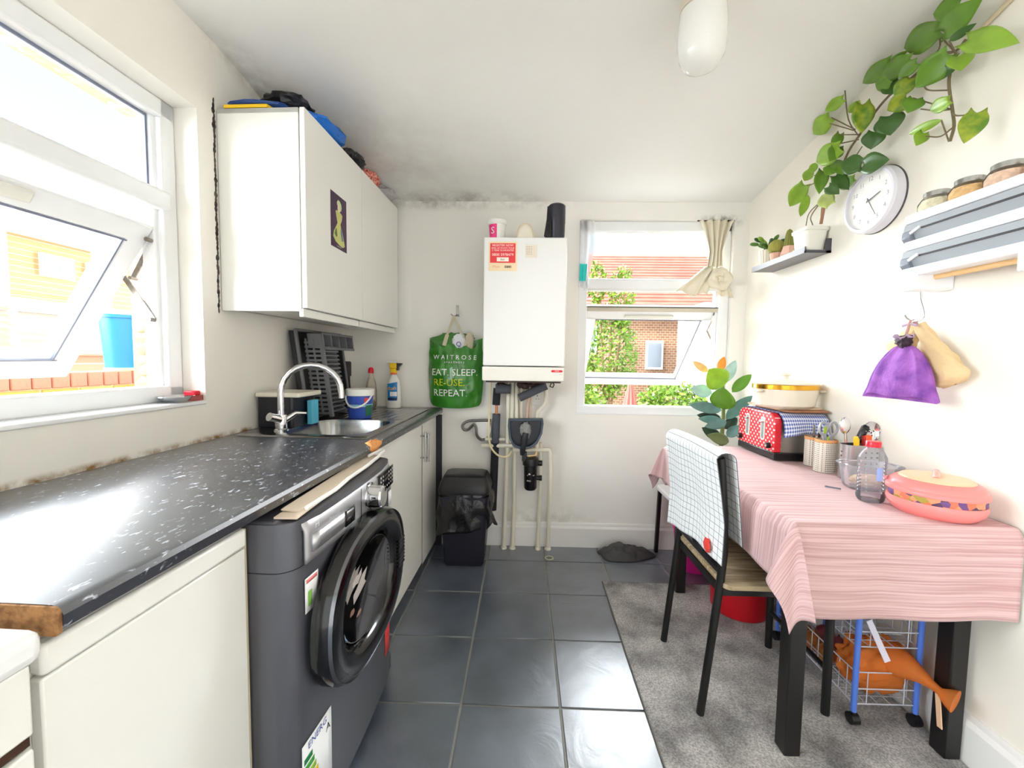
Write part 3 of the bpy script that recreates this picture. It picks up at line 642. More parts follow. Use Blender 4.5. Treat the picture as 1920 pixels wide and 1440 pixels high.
for k in range(0, 13): a = pi*k/12; P.append((.150+du*(1-cos(a)), 1.612+dv*(1-cos(a)), HC+.155+.112*sin(a)))
P.append((.150+2*du, 1.612+2*dv, HC+.13)); part(tp, 'spout', MB().tube(P, .0125, 14), chrome)
q_ = MB().tube([(.148, 1.60, HC+.05), (.135, 1.56, HC+.066)], [.020, .017], 14); q_.tube([(.16, 1.625, HC+.045), (.19, 1.65, HC+.07), (.225, 1.665, HC+.068)], [.014, .01, .006], 10)
part(tp, 'lever', q_, chrome)

# wall cabinet
wc = thing('wall_cabinet', 'white double wall cabinet with small dark poster on its door', 'cabinet', (0, 2.0, 1.32), 'L')
q_ = MB().box(.004, .305, 1.502, 1.52, 1.325, 2.042).box(.004, .305, 2.47, 2.495, 1.325, 2.042).box(.004, .305, 1.502, 2.495, 2.024, 2.042).box(.004, .290, 1.52, 2.47, 1.335, 1.352).box(.004, .02, 1.52, 2.47, 1.335, 2.03)
part(wc, 'carcass', q_, unit_m, bevel=.001)
for a, b2 in ((1.504, 1.985), (1.990, 2.492)):
    part(wc, 'door', MB().box(.308, .327, a, b2, 1.337, 2.044), unit_d, bevel=.002); part(wc, 'pelmet', MB().box(.296, .312, a+.0, b2-.012, 1.305, 1.335), unit_d, bevel=.002)
po = solo('poster', 'dark purple poster of a lady in a pale yellow gown on the cabinet door', 'poster', MB().box(.3274, .3282, 1.684, 1.822, 1.612, 1.832), mat('poster_purple', (74, 40, 74), .4, var=(30, (58, 26, 60), .7)), (.3274, 1.753, 1.72), 'L', smooth=False)
def pp(x, z, o=.3286): return (o, 1.753+x, 1.722+z)
def pblob(par, name, pts, mm, o=.3286): q = MB(); n = len(pts); q.add([pp(x, z, o) for x, z in pts], [tuple(range(n))]); return part(par, name, q, mm, smooth=False)
py = mat('poster_yellow', (206, 206, 128), .5); pg = mat('poster_pale_green', (206, 224, 170), .5); pb = mat('poster_blue', (110, 128, 150), .5); pgr = mat('poster_green', (96, 128, 60), .5)
pblob(po, 'gown', [(-.014, -.005), (.012, -.005), (.03, -.035), (.047, -.075), (.05, -.088), (.03, -.097), (.0, -.093), (-.03, -.085), (-.052, -.068), (-.045, -.045), (-.025, -.02)], py)
pblob(po, 'gown_fold', [(.014, -.012), (.028, -.035), (.038, -.068), (.022, -.072), (.012, -.04)], pb, .3288); pblob(po, 'gown_fold', [(-.03, -.032), (-.022, -.03), (-.016, -.06), (-.026, -.066), (-.04, -.055)], pgr, .3288)
pblob(po, 'bodice', [(-.014, -.005), (-.024, .02), (-.03, .038), (-.02, .045), (.018, .042), (.03, .036), (.024, .014), (.012, -.005)], py, .3287)
pblob(po, 'face', [(-.01, .042), (-.013, .055), (-.01, .072), (.004, .076), (.012, .066), (.012, .052), (.006, .04)], mat('poster_skin', (232, 222, 186), .5), .3288)
pblob(po, 'hair', [(-.016, .066), (-.018, .078), (-.008, .09), (.008, .089), (.02, .08), (.024, .066), (.018, .05), (.012, .05), (.013, .066), (.004, .076)], pg, .3289)
part(po, 'caption', MB().text('PORCELAIN', lambda x, y: pp(x+.0, y-.1005), .007), mat('panel_print', (225, 226, 232), .5), smooth=False)
# mould up the wall beside the cabinet
q_ = MB()
for k in range(44):
    z = 1.325+k*.0172; wv = .0035+.005*random.random()*(1.5 if k > 36 else 1); q_.blob((0, 1.494-.004*random.random(), z), (.003, wv, .012), .3, 3, 6, 4, k)
struct('trim_6', q_, mat('black_mould', (44, 32, 34), .9, var=(60, (110, 96, 86), .7)), 'L')

# things piled on the wall cabinet
ZT = 2.044
bag_b = mat('black_bin_bag', (18, 17, 22), .3, bump=(40, .5)); blue_m = mat('blue_bag_plastic', (40, 120, 220), .35, bump=(30, .4)); navy_m = mat('navy_bag', (30, 70, 140), .4)
def flat(x0, x1, y0, y1, z, h, amp, seed):
    q = MB(); c = ((x0+x1)/2, (y0+y1)/2, z+h/2+.002); return q.blob(c, ((x1-x0)/2, (y1-y0)/2, h/2), amp, 3, 22, 12, seed, fn=lambda p, d: Vector((p.x, p.y, max(p.z, -h/2))))
solo('shopping_bag', 'folded navy blue bag at the near end of the cabinet top', 'bag', flat(.01, .24, 1.506, 1.60, ZT+.0125, .026, .2, 1), navy_m, (.14, 1.58, ZT+.0125), 'L')
solo('folder', 'flat yellow folder sticking out of the navy bag on the cabinet', 'folder', MB().prism([(.03, 1.503), (.19, 1.503), (.21, 1.56), (.03, 1.56)], 'z', ZT+.001, ZT+.012), mat('yellow_card', (250, 206, 30), .5), (.1, 1.52, ZT), 'L')
solo('bin_bag', 'crumpled black bin bag, highest thing on the wall cabinet', 'bag', flat(.07, .25, 1.605, 1.80, ZT+.066, .082, .28, 5), bag_b, (.2, 1.68, ZT+.066), 'L')
q_ = flat(.14, .348, 1.585, 1.86, ZT, .066, .22, 8)
bb = solo('carrier_bag', 'bright blue plastic bag drooping over the cabinet front edge', 'bag', q_, blue_m, (.25, 1.66, ZT), 'L')
solo('box', 'small white carton leaning behind the bright blue bag on the cabinet', 'box', MB().obox((.215, 1.892, ZT+.055), (.03, 0, 0), (0, .022, .0), (0, 0, .053)), white_p, (.215, 1.892, ZT), 'L', bevel=.004)
solo('bin_bag', 'small dark bag tucked behind the bright blue bag on the cabinet', 'bag', flat(.26, .338, 1.868, 1.93, ZT, .05, .25, 12), bag_b, (.30, 1.9, ZT), 'L')
solo('bin_bag', 'small black bag heaped before the red net bag on the cabinet', 'bag', flat(.22, .335, 1.925, 2.06, ZT, .078, .25, 14), bag_b, (.28, 1.98, ZT), 'L')
solo('net_bag', 'red and white speckled bag on the far half of the cabinet', 'bag', flat(.20, .335, 2.08, 2.27, ZT, .072, .15, 16), mat('red_speckle', (190, 50, 40), .7, var=(90, (240, 190, 170), 1.0)), (.27, 2.16, ZT), 'L')
solo('clear_bag', 'crumpled clear plastic bag at the far end of the cabinet', 'bag', flat(.20, .350, 2.30, 2.46, ZT, .074, .25, 19), thin_glass('cloudy_film', (.95, .94, .95), .15, .15, .5, (236, 230, 232)), (.27, 2.36, ZT), 'L')

# window sill things
q_ = MB().lathe([(.0, 1.003), (.03, 1.003), (.058, 1.020), (.062, 1.022), (.06, 1.024), (.03, 1.008), (0, 1.006)], (-.034, 1.335, 0), 24, .75, 1)
solo('dish', 'shallow steel dish on the left window sill', 'dish', q_, chrome, (-.034, 1.335, 1.003), 'L')
rd = thing('soap_dish', 'red and clear plastic soap dish in the window sill corner', 'soap dish', (-.028, 1.395, 1.003), 'L')
part(rd, 'base', MB().prism(rrect(-.055, -.002, 1.372, 1.416, .01), 'z', 1.003, 1.020), thin_glass('pink_film', (1, .72, .70), .05, .2, .25, (255, 150, 150))); part(rd, 'soap', MB().prism(rrect(-.05, -.008, 1.377, 1.411, .01), 'z', 1.021, 1.036), mat('red_plastic', (226, 24, 50), .3), bevel=.003)

# things round the sink
zc = HC+.006
bx = thing('storage_box', 'black box with a cream board on top behind the tap', 'box', (.09, 1.74, zc), 'L')
part(bx, 'body', MB().prism(rrect(.012, .165, 1.665, 1.82, .012), 'z', zc, zc+.125), mat('navy_black_plastic', (22, 22, 34), .3)); part(bx, 'board', MB().prism(rrect(.010, .20, 1.655, 1.835, .01), 'z', zc+.126, zc+.145), mat('cream_plastic', (236, 230, 212), .4), bevel=.004)
solo('sponge_pack', 'light blue and white scourer pack standing beside the black box', 'scourer', MB().box(.172, .195, 1.76, 1.815, zc, zc+.105), mat('aqua_pack', (96, 196, 226), .5), (.18, 1.78, zc), 'L', bevel=.003)
solo('sponge', 'flat green and cream sponge lying behind the tap', 'sponge', MB().box(.09, .15, 1.845, 1.875, zc, zc+.022), mat('cream_green_sponge', (200, 204, 150), .9, bump=(80, .5), var=(30, (80, 140, 60), .8)), (.12, 1.86, zc), 'L', bevel=.004)
rk = thing('dish_rack', 'charcoal dish rack and tray standing on end against the wall', 'dish rack', (.1, 2.09, zc), 'L')
def RP(d_, v, h_): return (.018+.055*(1-h_/.42)+d_, v, zc+h_)
def rbar(q, d0, d1, va, vb, h0, h1):
    P = [RP(d_, v, h_) for h_ in (h0, h1) for d_, v in ((d0, va), (d1, va), (d1, vb), (d0, vb))]
    return q.add(P, [(3,2,1,0),(4,5,6,7),(0,1,5,4),(1,2,6,5),(2,3,7,6),(3,0,4,7)])
V0, V1 = 1.885, 2.315; q_ = MB(); rbar(q_, 0, .006, V0, V1-.10, 0, .415); rbar(q_, 0, .006, V1-.03, V1, 0, .415); rbar(q_, 0, .006, V1-.1, V1-.03, .36, .415); rbar(q_, 0, .006, V1-.1, V1-.03, 0, .03)
for k in range(18): rbar(q_, 0, .006, V1-.1, V1-.03, .03+k*.0186, .03+k*.0186+.007)
for a, b2, c, d_ in ((V0, V0+.006, 0, .415), (V1-.006, V1, 0, .415)): rbar(q_, 0, .035, a, b2, c, d_)
rbar(q_, 0, .035, V0, V1, .409, .415); rbar(q_, 0, .035, V0, V1, 0, .006)
part(rk, 'tray', q_, dark_p, smooth=False)
q_ = MB(); rbar(q_, .03, .042, V0-.012, V0+.004, 0, .42); rbar(q_, .03, .042, V1-.004, V1+.012, 0, .42); rbar(q_, .03, .042, V0-.01, V1+.01, .412, .424)
part(rk, 'tray_rim', q_, grey_p, bevel=.003)
q_ = MB(); a = V0+.05; rbar(q_, .115, .13, a-.008, a+.012, .01, .40)       # front rail of the basket
for k in range(17): rbar(q_, .04, .118, a-.006, a-.002, .02+k*.021, .031+k*.021)
for d_ in (.045, .08): rbar(q_, d_, d_+.008, a-.007, a-.001, .02, .38)
for k in range(16): rbar(q_, .118, .126, a, a+.15, .03+k*.0205, .037+k*.0205); rbar(q_, .05, .118, a+.15, a+.156, .03+k*.0205, .041+k*.0205)
for k in range(9): rbar(q_, .05, .06, a+.16+k*.012, a+.165+k*.012, .03, .33)
rbar(q_, .045, .126, a+.146, a+.154, .01, .03); rbar(q_, .03, .05, a+.265, a+.272, .02, .34)
part(rk, 'basket', q_, grey_p, smooth=False)
q_ = MB()
for k in range(5): rbar(q_, .06, .135, a+k*.078-.004, a+k*.078+.004, .335, .405)
rbar(q_, .128, .137, a-.006, a+.316, .398, .41); rbar(q_, .128, .137, a-.006, a+.316, .328, .34); rbar(q_, .055, .06, a, a+.31, .335, .405)
part(rk, 'cutlery_cells', q_, grey_p, bevel=.002)
bt = thing('tub', 'blue tub with white lid and carry handle on the drainer', 'tub', (.305, 2.0, zc), 'L')
part(bt, 'body', MB().lathe([(0, zc), (.052, zc), (.054, zc+.004), (.062, zc+.115), (0, zc+.115)], (.305, 2.0, 0), 32), mat('blue_tub', (58, 88, 186), .35))
part(bt, 'lid', MB().lathe([(.063, zc+.108), (.067, zc+.110), (.067, zc+.138), (.06, zc+.142), (0, zc+.142)], (.305, 2.0, 0), 32), white_p)
def band(cx, cy, r, z0, z1, a0, a1, n=10):
    def f(u, v): a = a0+(a1-a0)*u; return (cx+r(z0+(z1-z0)*v)*cos(a), cy+r(z0+(z1-z0)*v)*sin(a), z0+(z1-z0)*v)
    return MB().grid(f, n, 2)
rf = lambda z: .0545+(z-zc)*.07+.0006
part(bt, 'label', band(.305, 2.0, rf, zc+.056, zc+.068, -2.6, .1), mat('aqua_label', (150, 206, 230), .4)); part(bt, 'label', band(.305, 2.0, rf, zc+.012, zc+.064, -.75, .0), mat('green_label', (40, 110, 80), .4)); part(bt, 'label', band(.305, 2.0, rf, zc+.075, zc+.10, -.85, -.55), mat('label_red', (226, 66, 66), .5))
part(bt, 'handle', MB().tube([(.305+.066*cos(a_), 2.0+.066*sin(a_), zc+.112-.058*sin(pi*k/10)**1) for k, a_ in enumerate([-2.9+k*.27 for k in range(11)])], .0042, 8), white_p)
clear = thin_glass('clear_plastic', (.97, .96, .93), .03, .12, .3, (236, 226, 204))
wb_ = thing('washing_up_bottle', 'clear washing up liquid bottle with red cap on the worktop', 'bottle', (.175, 2.455, HC), 'L')
part(wb_, 'body', MB().lathe([(0, HC+.001), (.032, HC+.001), (.036, HC+.01), (.037, HC+.10), (.03, HC+.15), (.014, HC+.19), (.012, HC+.212), (0, HC+.212)], (.175, 2.455, 0), 24, .8, 1.3), clear)
part(wb_, 'liquid', MB().lathe([(0, HC+.003), (.030, HC+.003), (.033, HC+.012), (.033, HC+.035), (0, HC+.035)], (.175, 2.455, 0), 20, .8, 1.3), thin_glass('green_liquid', (.8, .78, .45), .05, .2)); part(wb_, 'cap', MB().lathe([(.016, HC+.205), (.016, HC+.225), (.012, HC+.238), (0, HC+.242)], (.175, 2.455, 0), 18), MATS['red_plastic'])
part(wb_, 'label', band(.175, 2.455, lambda z: .0375, HC+.05, HC+.12, -2.3, -.6), mat('cream_label', (226, 206, 178), .5))
sb = thing('spray_bottle', 'white cleaning spray with blue label and yellow trigger near the corner', 'bottle', (.315, 2.45, HC), 'L')
cx, cy = .315, 2.45
part(sb, 'body', MB().lathe([(0, HC+.001), (.042, HC+.001), (.045, HC+.008), (.045, HC+.05), (.042, HC+.13), (.036, HC+.165), (.018, HC+.195), (.016, HC+.21), (0, HC+.21)], (cx, cy, 0), 28, 1, .65), white_p)
part(sb, 'trigger_head', MB().box(cx-.022, cx+.022, cy-.016, cy+.02, HC+.235, HC+.268).box(cx-.018, cx+.018, cy-.014, cy+.014, HC+.205, HC+.235), mat('yellow_card', (250, 206, 30), .5), bevel=.005)
part(sb, 'nozzle', MB().prism([(cx+.02, HC+.268), (cx+.05, HC+.268), (cx+.05, HC+.26), (cx+.034, HC+.245), (cx+.03, HC+.225), (cx+.02, HC+.225)], 'y', cy-.012, cy+.012), dark_p); part(sb, 'collar', MB().lathe([(.019, HC+.20), (.019, HC+.212)], (cx, cy, 0), 18), mat('orange_collar', (236, 110, 60), .4)); part(sb, 'top_cover', MB().box(cx-.034, cx+.022, cy-.014, cy+.014, HC+.268, HC+.276), white_p, bevel=.003)
def sl(x, z, o=.0012):                                              # a point on the front face of the spray bottle
    k = x/.047; return (cx+x*.93, cy-.65*sqrt(max(.0, (.0435**2-(x*.93)**2)))-o, HC+z)
part(sb, 'label', MB().grid(lambda u, v: sl(-.032+u*.064, .045+v*(.10+.012*u)), 12, 4), mat('label_blue_bright', (30, 130, 200), .4))
part(sb, 'label', MB().grid(lambda u, v: sl(-.014+u*.044, .072-.0+v*.026, .002), 8, 2), lab_w); part(sb, 'label', MB().grid(lambda u, v: sl(-.03+u*.06, .048+v*.014, .002), 8, 2), mat('label_navy', (30, 40, 90), .4))
part(sb, 'label_lettering', MB().text('flash', lambda x, y: sl(x, .118+y+x*.12, .003), .03), mat('label_orange', (250, 180, 60), .4), smooth=False)
bs = thing('washing_up_brush', 'black washing up brush hanging beside the dish rack', 'brush', (.05, 2.40, HC+.12), 'L')
part(bs, 'head', MB().prism(rrect(2.385, 2.445, HC+.185, HC+.275, .012), 'x', .03, .06), black_p, bevel=.004); part(bs, 'handle', MB().tube([(.045, 2.43, HC+.19), (.045, 2.45, HC+.09)], [.01, .007], 10), dark_p)
# ------------------------------------------------------------------ boiler and what stands on it
bl = thing('boiler', 'white wall hung gas boiler with red sticker beside the back window', 'boiler', (0, D-.17, 1.04))
bw_m = mat('boiler_white', (240, 239, 236), .35); by = D-.34
part(bl, 'casing', MB().box(-.215, .218, by, D-.002, 1.125, 1.792), bw_m, bevel=.006)
part(bl, 'control_flap', MB().box(-.218, .214, by-.008, D-.05, 1.045, 1.120), mat('boiler_cream', (238, 234, 224), .4), bevel=.005)
part(bl, 'bottom_plate', MB().box(-.20, .20, by+.02, D-.03, 1.035, 1.046), mat('dark_brown_metal', (70, 52, 46), .6))
def fy(x, z, o=.001): return (x, by-o, z)
def quad(x0, x1, z0, z1, o=.001): q = MB(); return q.add([fy(x0, z0, o), fy(x1, z0, o), fy(x1, z1, o), fy(x0, z1, o)], [(0, 1, 2, 3)])
stk = part(bl, 'sticker', quad(-.19, -.042, 1.618, 1.768), mat('peach_paper', (250, 226, 186), .6), smooth=False, label='red and peach registration sticker')
part(stk, 'sticker_panel', quad(-.182, -.05, 1.66, 1.76, .0014), mat('sticker_red', (236, 60, 66), .5), smooth=False)
ink_w = mat('sticker_white', (255, 236, 230), .5); ink_k = mat('ink', (30, 30, 34), .5)
q_ = MB(); cx = -.116
for s_, z, sz in (('REGISTER NOW', 1.749, .0155), ('AND ACTIVATE YOUR', 1.735, .0118), ('2 YEAR GUARANTEE', 1.7235, .0125), ('0800 5978479', 1.701, .0195)): q_.text(s_, lambda x, y, z=z: fy(cx+x, z+y, .0018), sz)
part(stk, 'lettering', q_, ink_w, smooth=False, stuff=True)
part(stk, 'name_box', quad(-.147, -.085, 1.667, 1.688, .0018), mat('sticker_cream', (255, 244, 226), .5), smooth=False)
q_ = MB().text('Baxi', lambda x, y: fy(-.117+x, 1.677+y, .0022), .013); part(stk, 'lettering', q_, ink_k, smooth=False, stuff=True)
q_ = MB().text('Main', lambda x, y: fy(-.15+x, 1.640+y, .0018), .02); part(stk, 'lettering', q_, mat('faded_pink', (232, 160, 140), .5), smooth=False, stuff=True)
q_ = MB()
for k in range(9): q_.add([fy(-.105+k*.004, 1.634, .0018), fy(-.105+k*.004+.0014+.0012*(k % 3 == 0), 1.634, .0018), fy(-.105+k*.004+.0014+.0012*(k % 3 == 0), 1.646, .0018), fy(-.105+k*.004, 1.646, .0018)], [(0, 1, 2, 3)])
part(stk, 'barcode', q_, ink_k, smooth=False, stuff=True)
st2 = part(bl, 'sticker', quad(.0, .062, 1.688, 1.752), mat('faded_tape', (238, 226, 208), .6), smooth=False, label='small faded tape with pencil marks')
q_ = MB()
for i in range(3):
    for k in range(6): q_.add([fy(.006+i*.011, 1.742-k*.0075, .0015), fy(.014+i*.011, 1.742-k*.0075, .0015), fy(.014+i*.011, 1.744-k*.0075, .0015), fy(.006+i*.011, 1.744-k*.0075, .0015)], [(0, 1, 2, 3)])
part(st2, 'pencil_marks', q_, mat('pencil', (170, 156, 140), .7), smooth=False, stuff=True)
bd = part(bl, 'badge', MB().prism(rrect(.146, .206, 1.094, 1.106, .006), 'y', by-.0095, by-.008), mat('badge_red', (222, 40, 50), .4)); part(bd, 'lettering', MB().text('MAIN', lambda x, y: (.176+x, by-.0099, 1.100+y), .009), ink_w, smooth=False, stuff=True)
part(bl, 'lettering', MB().text('24 HE', lambda x, y: (.195+x, by-.0086, 1.083+y), .006), mat('pencil', (170, 156, 140), .7), smooth=False, stuff=True)
zb = 1.7925
def cupf(c, r0, r1, h): return MB().lathe([(0, zb), (r0, zb), (r1, zb+h), (0, zb+h)], (c[0], c[1], 0), 32)
cp = thing('plastic_pot', 'white plastic pot with pink label on the boiler', 'pot', (-.152, 2.26, zb))
part(cp, 'body', cupf((-.152, 2.26), .040, .047, .085), white_p); part(cp, 'lid', MB().lathe([(.049, zb+.083), (.051, zb+.085), (.051, zb+.105), (.047, zb+.109), (0, zb+.109)], (-.152, 2.26, 0), 32), white_p)
part(cp, 'label', band(-.152, 2.26, lambda z: .0403+(z-zb)*.082, zb+.004, zb+.080, -2.75, -1.55, 12), mat('hot_pink', (240, 50, 130), .45))
part(cp, 'label_lettering', (lambda q: q.text('S', lambda x, y: (-.152+(.0475)*cos(-2.05+x*22), 2.26+.0475*sin(-2.05+x*22), zb+.045+y), .05))(MB()), white_p, smooth=False)
fl = thing('flue_elbow', 'cream painted round topped flue cover on the boiler', 'flue', (.0, 2.40, zb))
q_ = MB(); 
part(fl, 'elbow', MB().grid(lambda u, v: (-.002+.047*cos(pi*u)*(1-.08*v), 2.27+.16*v, zb+.001+.098*sinp(pi*u, .75) if 0 < u < 1 else zb+.001), 20, 4), mat('nicotine_cream', (226, 208, 176), .5), solid=.006)
part(fl, 'front', MB().grid(lambda u, v: (-.002+.046*cos(pi*u)*v, 2.272, zb+.002+.096*v*sinp(pi*u, .75) if 0 < u < 1 else zb+.002), 20, 3), mat('aged_white', (238, 230, 212), .5), solid=.003)
part(fl, 'collar', MB().prism(rrect(-.066, .062, 2.29, D-.01, .02), 'z', zb, zb+.008), mat('nicotine_cream', (226, 208, 176), .5)); part(fl, 'duct', MB().tube([(-.002, 2.42, zb+.05), (-.002, D-.002, zb+.05)], .058, 20), mat('aged_white', (238, 230, 212), .5))
rl = thing('bin_bag_roll', 'black roll of bin bags standing upright on the boiler', 'roll', (.168, 2.29, zb))
part(rl, 'roll', MB().lathe([(0, zb), (.046, zb), (.047, zb+.01), (.0465, zb+.10), (.0475, zb+.104), (.047, zb+.195), (.040, zb+.202), (.02, zb+.20), (0, zb+.19)], (.168, 2.29, 0), 28), mat('slate_black_film', (44, 43, 54), .3)); 
part(rl, 'loose_end', MB().add([(.128, 2.27, zb+.002), (.10, 2.262, zb+.03), (.106, 2.265, zb+.07), (.113, 2.27, zb+.12), (.117, 2.275, zb+.19), (.125, 2.27, zb+.19), (.14, 2.246, zb+.1), (.14, 2.246, zb+.01)], [(0, 1, 2, 3, 4, 5, 6, 7)]), bag_b, solid=.004, smooth=False)

# ------------------------------------------------------------------ pipework below the boiler
pw = thing('pipework', 'painted pipes and grey lagged pipes running down below the boiler', 'pipes', (0, D-.06, .5)); paint_p = mat('cream_gloss_pipe', (238, 232, 214), .35); lag = mat('grey_pipe_lagging', (84, 86, 94), .85, bump=(60, .3)); copper = mat('copper', (196, 130, 90), .35, .9); blkpipe = mat('black_lagging', (34, 34, 40), .8)
def pipe(name, pts, r, mm, n=10): return part(pw, name, MB().tube(pts, r, n), mm)
yp = D-.055
pipe('pipe', [(-.088, yp, 1.035), (-.088, yp, .70), (-.104, yp, .012)], .0125, paint_p)
pipe('pipe', [(-.062, yp-.012, 1.035), (-.062, yp-.012, .66)], .0145, paint_p); pipe('pipe', [(-.035, yp-.03, 1.035), (-.04, yp-.03, .99), (-.034, yp-.03, .66)], .011, paint_p)
pipe('pipe', [(-.012, yp, 1.035), (-.012, yp, .62)], .012, paint_p); pipe('pipe', [(-.044, yp, .63), (-.044, yp, .30), (-.05, yp, .012)], .0125, paint_p)
pipe('pipe', [(-.245, yp-.01, .636), (-.05, yp-.01, .641)], .0125, paint_p); pipe('pipe', [(-.225, yp, .676), (-.105, yp, .676)], .009, paint_p)
pipe('pipe', [(-.055, yp-.012, .612), (.165, yp-.012, .620)], .012, paint_p); pipe('pipe', [(.165, yp-.012, .622), (.172, yp-.012, .60), (.172, yp-.01, .3), (.166, yp, .012)], .012, paint_p)
pipe('pipe', [(.11, yp, .66), (.112, yp, .40), (.105, yp, .012)], .0115, paint_p)
pipe('pipe', [(.138, yp, 1.035), (.138, yp, .91), (.125, yp, .885), (.09, yp, .845), (.09, yp, .62)], .0125, paint_p)
pipe('flexible_conduit', smooth([(-.19, yp-.03, 1.035), (-.198, yp-.03, .85), (-.20, yp-.03, .70), (-.185, yp-.03, .63), (-.15, yp-.035, .59), (-.12, yp-.04, .578), (-.085, yp-.04, .583), (-.06, yp-.03, .61)]), .0058, mat('cream_hose', (238, 220, 176), .45), 8)
pipe('copper_pipe', [(-.158, yp, .93), (-.158, yp, .83)], .0085, copper); pipe('copper_pipe', [(.03, yp, 1.035), (.028, yp, .78)], .006, mat('flesh_pipe', (226, 196, 172), .4), 8); pipe('copper_pipe', [(.05, yp, 1.035), (.045, yp, .78)], .006, MATS['flesh_pipe'], 8)
pipe('lagged_pipe', [(-.158, yp, .83), (-.162, yp, .655)], .024, lag, 14); pipe('lagged_pipe', [(-.163, yp, .655), (-.175, yp, .24)], .024, blkpipe, 14)
pipe('lagged_pipe', [(-.155, yp-.005, .985), (-.16, yp-.005, .885)], .023, blkpipe, 14); pipe('lagged_pipe', [(-.16, yp-.06, .985), (-.072, yp-.06, .985)], .028, lag, 14)
pipe('lagged_pipe', [(-.02, yp-.07, .935), (.10, yp-.08, .995), (.135, yp-.08, 1.01)], .024, lag, 14)
q_ = MB()
for x, z in ((-.13, 1.0), (-.01, 1.005), (.06, 1.01), (.01, 1.0), (.1, 1.012)): q_.blob((x, yp-.05, z+.005), (.03, .03, .02), .3, 3, 10, 8, int(x*100))
part(pw, 'valves', q_, mat('dark_brown_metal', (70, 52, 46), .6), stuff=True)
q_ = MB().tube([(.17, yp, 1.03), (.185, yp, 1.012), (.178, yp, .995), (.16, yp, 1.0), (.168, yp, 1.02)], .004, 6); part(pw, 'filling_loop', q_, black_p)
fx = part(pw, 'braided_hose', MB().tube(smooth([(-.19, yp, .79), (-.26, yp, .788), (-.33, yp, .782), (-.362, yp, .757), (-.352, yp, .730), (-.325, yp, .733), (-.292, yp-.02, .765), (-.278, yp-.02, .745), (-.272, yp-.02, .70), (-.25, yp, .672), (-.225, yp, .672)]), .0085, 10), mat('braided_steel', (120, 118, 116), .35, .8))
part(pw, 'expansion_vessel', MB().lathe([(0, -.05), (.055, -.05), (.062, -.03), (.062, .0), (.0, .0)], (-.245, D-.004, .735), 28, axis='y'), mat('vessel_white', (236, 234, 230), .4))
q_ = MB()
for x in (-.104, -.05, .105, .166): q_.lathe([(.0, .0), (.02, .0), (.018, .012), (.013, .014)], (x, yp, 0), 10)
part(pw, 'floor_collars', q_, paint_p, stuff=True)
sk_ = thing('wall_socket', 'white double wall socket behind the pipes below the boiler', 'socket', (.065, D, .925)); part(sk_, 'plate', MB().prism(rrect(-.01, .118, .882, .966, .005), 'y', D-.012, D), white_p, bevel=.002)
q_ = MB()
for cx_ in (.018, .088): q_.box(cx_-.002, cx_+.002, D-.0135, D-.011, .935, .943).box(cx_-.011, cx_-.006, D-.0135, D-.011, .918, .922).box(cx_+.006, cx_+.011, D-.0135, D-.011, .918, .922)
part(sk_, 'socket_holes', q_, ink_k, smooth=False, stuff=True)
# dustpan hung among the pipes, filter
dp = thing('dustpan', 'dark blue grey dustpan with grey brush hung on the pipes', 'dustpan', (.02, yp-.06, .72)); dpm = mat('slate_blue_plastic', (66, 78, 92), .4); yd = yp-.064
out = [(-.083, .812), (.118, .818), (.122, .79), (.115, .73), (.088, .672), (.045, .642), (-.01, .636), (-.055, .655), (-.075, .70), (-.085, .77)]
part(dp, 'pan', MB().prism(out, 'y', yd+.012, yd+.016), mat('navy_black_plastic', (22, 22, 34), .3), smooth=False)
q_ = MB(); n_ = len(out); cxm, czm = .018, .735; inn = [(cxm+(x-cxm)*.88, czm+(z-czm)*.86) for x, z in out]
vs = [(x, yd+.014, z) for x, z in out]+[(x, yd-.03, z) for x, z in out]+[(x, yd-.03, z) for x, z in inn]+[(x, yd+.01, z) for x, z in inn]
q_.add(vs, [(j*n_+k, j*n_+(k+1) % n_, (j+1)*n_+(k+1) % n_, (j+1)*n_+k) for j in range(3) for k in range(n_)]); part(dp, 'rim', q_, dpm, bevel=.003)
part(dp, 'brush', MB().blob((.018, yd-.012, .745), (.032, .02, .05), .22, 6, 16, 12, 2), mat('grey_bristles', (150, 150, 148), .9, bump=(120, .8))); part(dp, 'brush_handle', MB().tube([(.02, yd-.032, .735), (.012, yd-.034, .69), (.004, yd-.02, .635), (.0, yd-.01, .602)], [.017, .019, .017, .012], 12), mat('charcoal_plastic', (46, 47, 52), .4))
mf = thing('heating_filter', 'black cylindrical heating filter with white emblem on the pipe', 'filter', (.055, yp-.04, .46)); ym = yp-.04
part(mf, 'body', MB().lathe([(0, .383), (.03, .385), (.037, .395), (.040, .53), (.048, .535), (.048, .56), (.044, .575), (.02, .58), (0, .58)], (.052, ym, 0), 24), black_p)
part(mf, 'valve', MB().tube([(.09, ym, .545), (.118, ym, .545)], .016, 12).tube([(.112, ym, .53), (.112, ym, .56)], .01), black_p); part(mf, 'valve', MB().tube([(.09, ym, .455), (.118, ym, .455)], .014, 12).tube([(.112, ym, .44), (.112, ym, .47)], .009), black_p)
part(mf, 'brass_fitting', MB().tube([(.035, ym, .585), (.08, ym, .59), (.088, ym+.01, .61)], .009, 10), mat('brass', (226, 196, 150), .35, .7)); part(mf, 'connector', MB().box(.0, .028, ym-.03, ym+.0, .56, .615), black_p, bevel=.003)
def mfp(x, z): return (.052+.0408*sin(x/.0408), ym-.0408*cos(x/.0408), z)
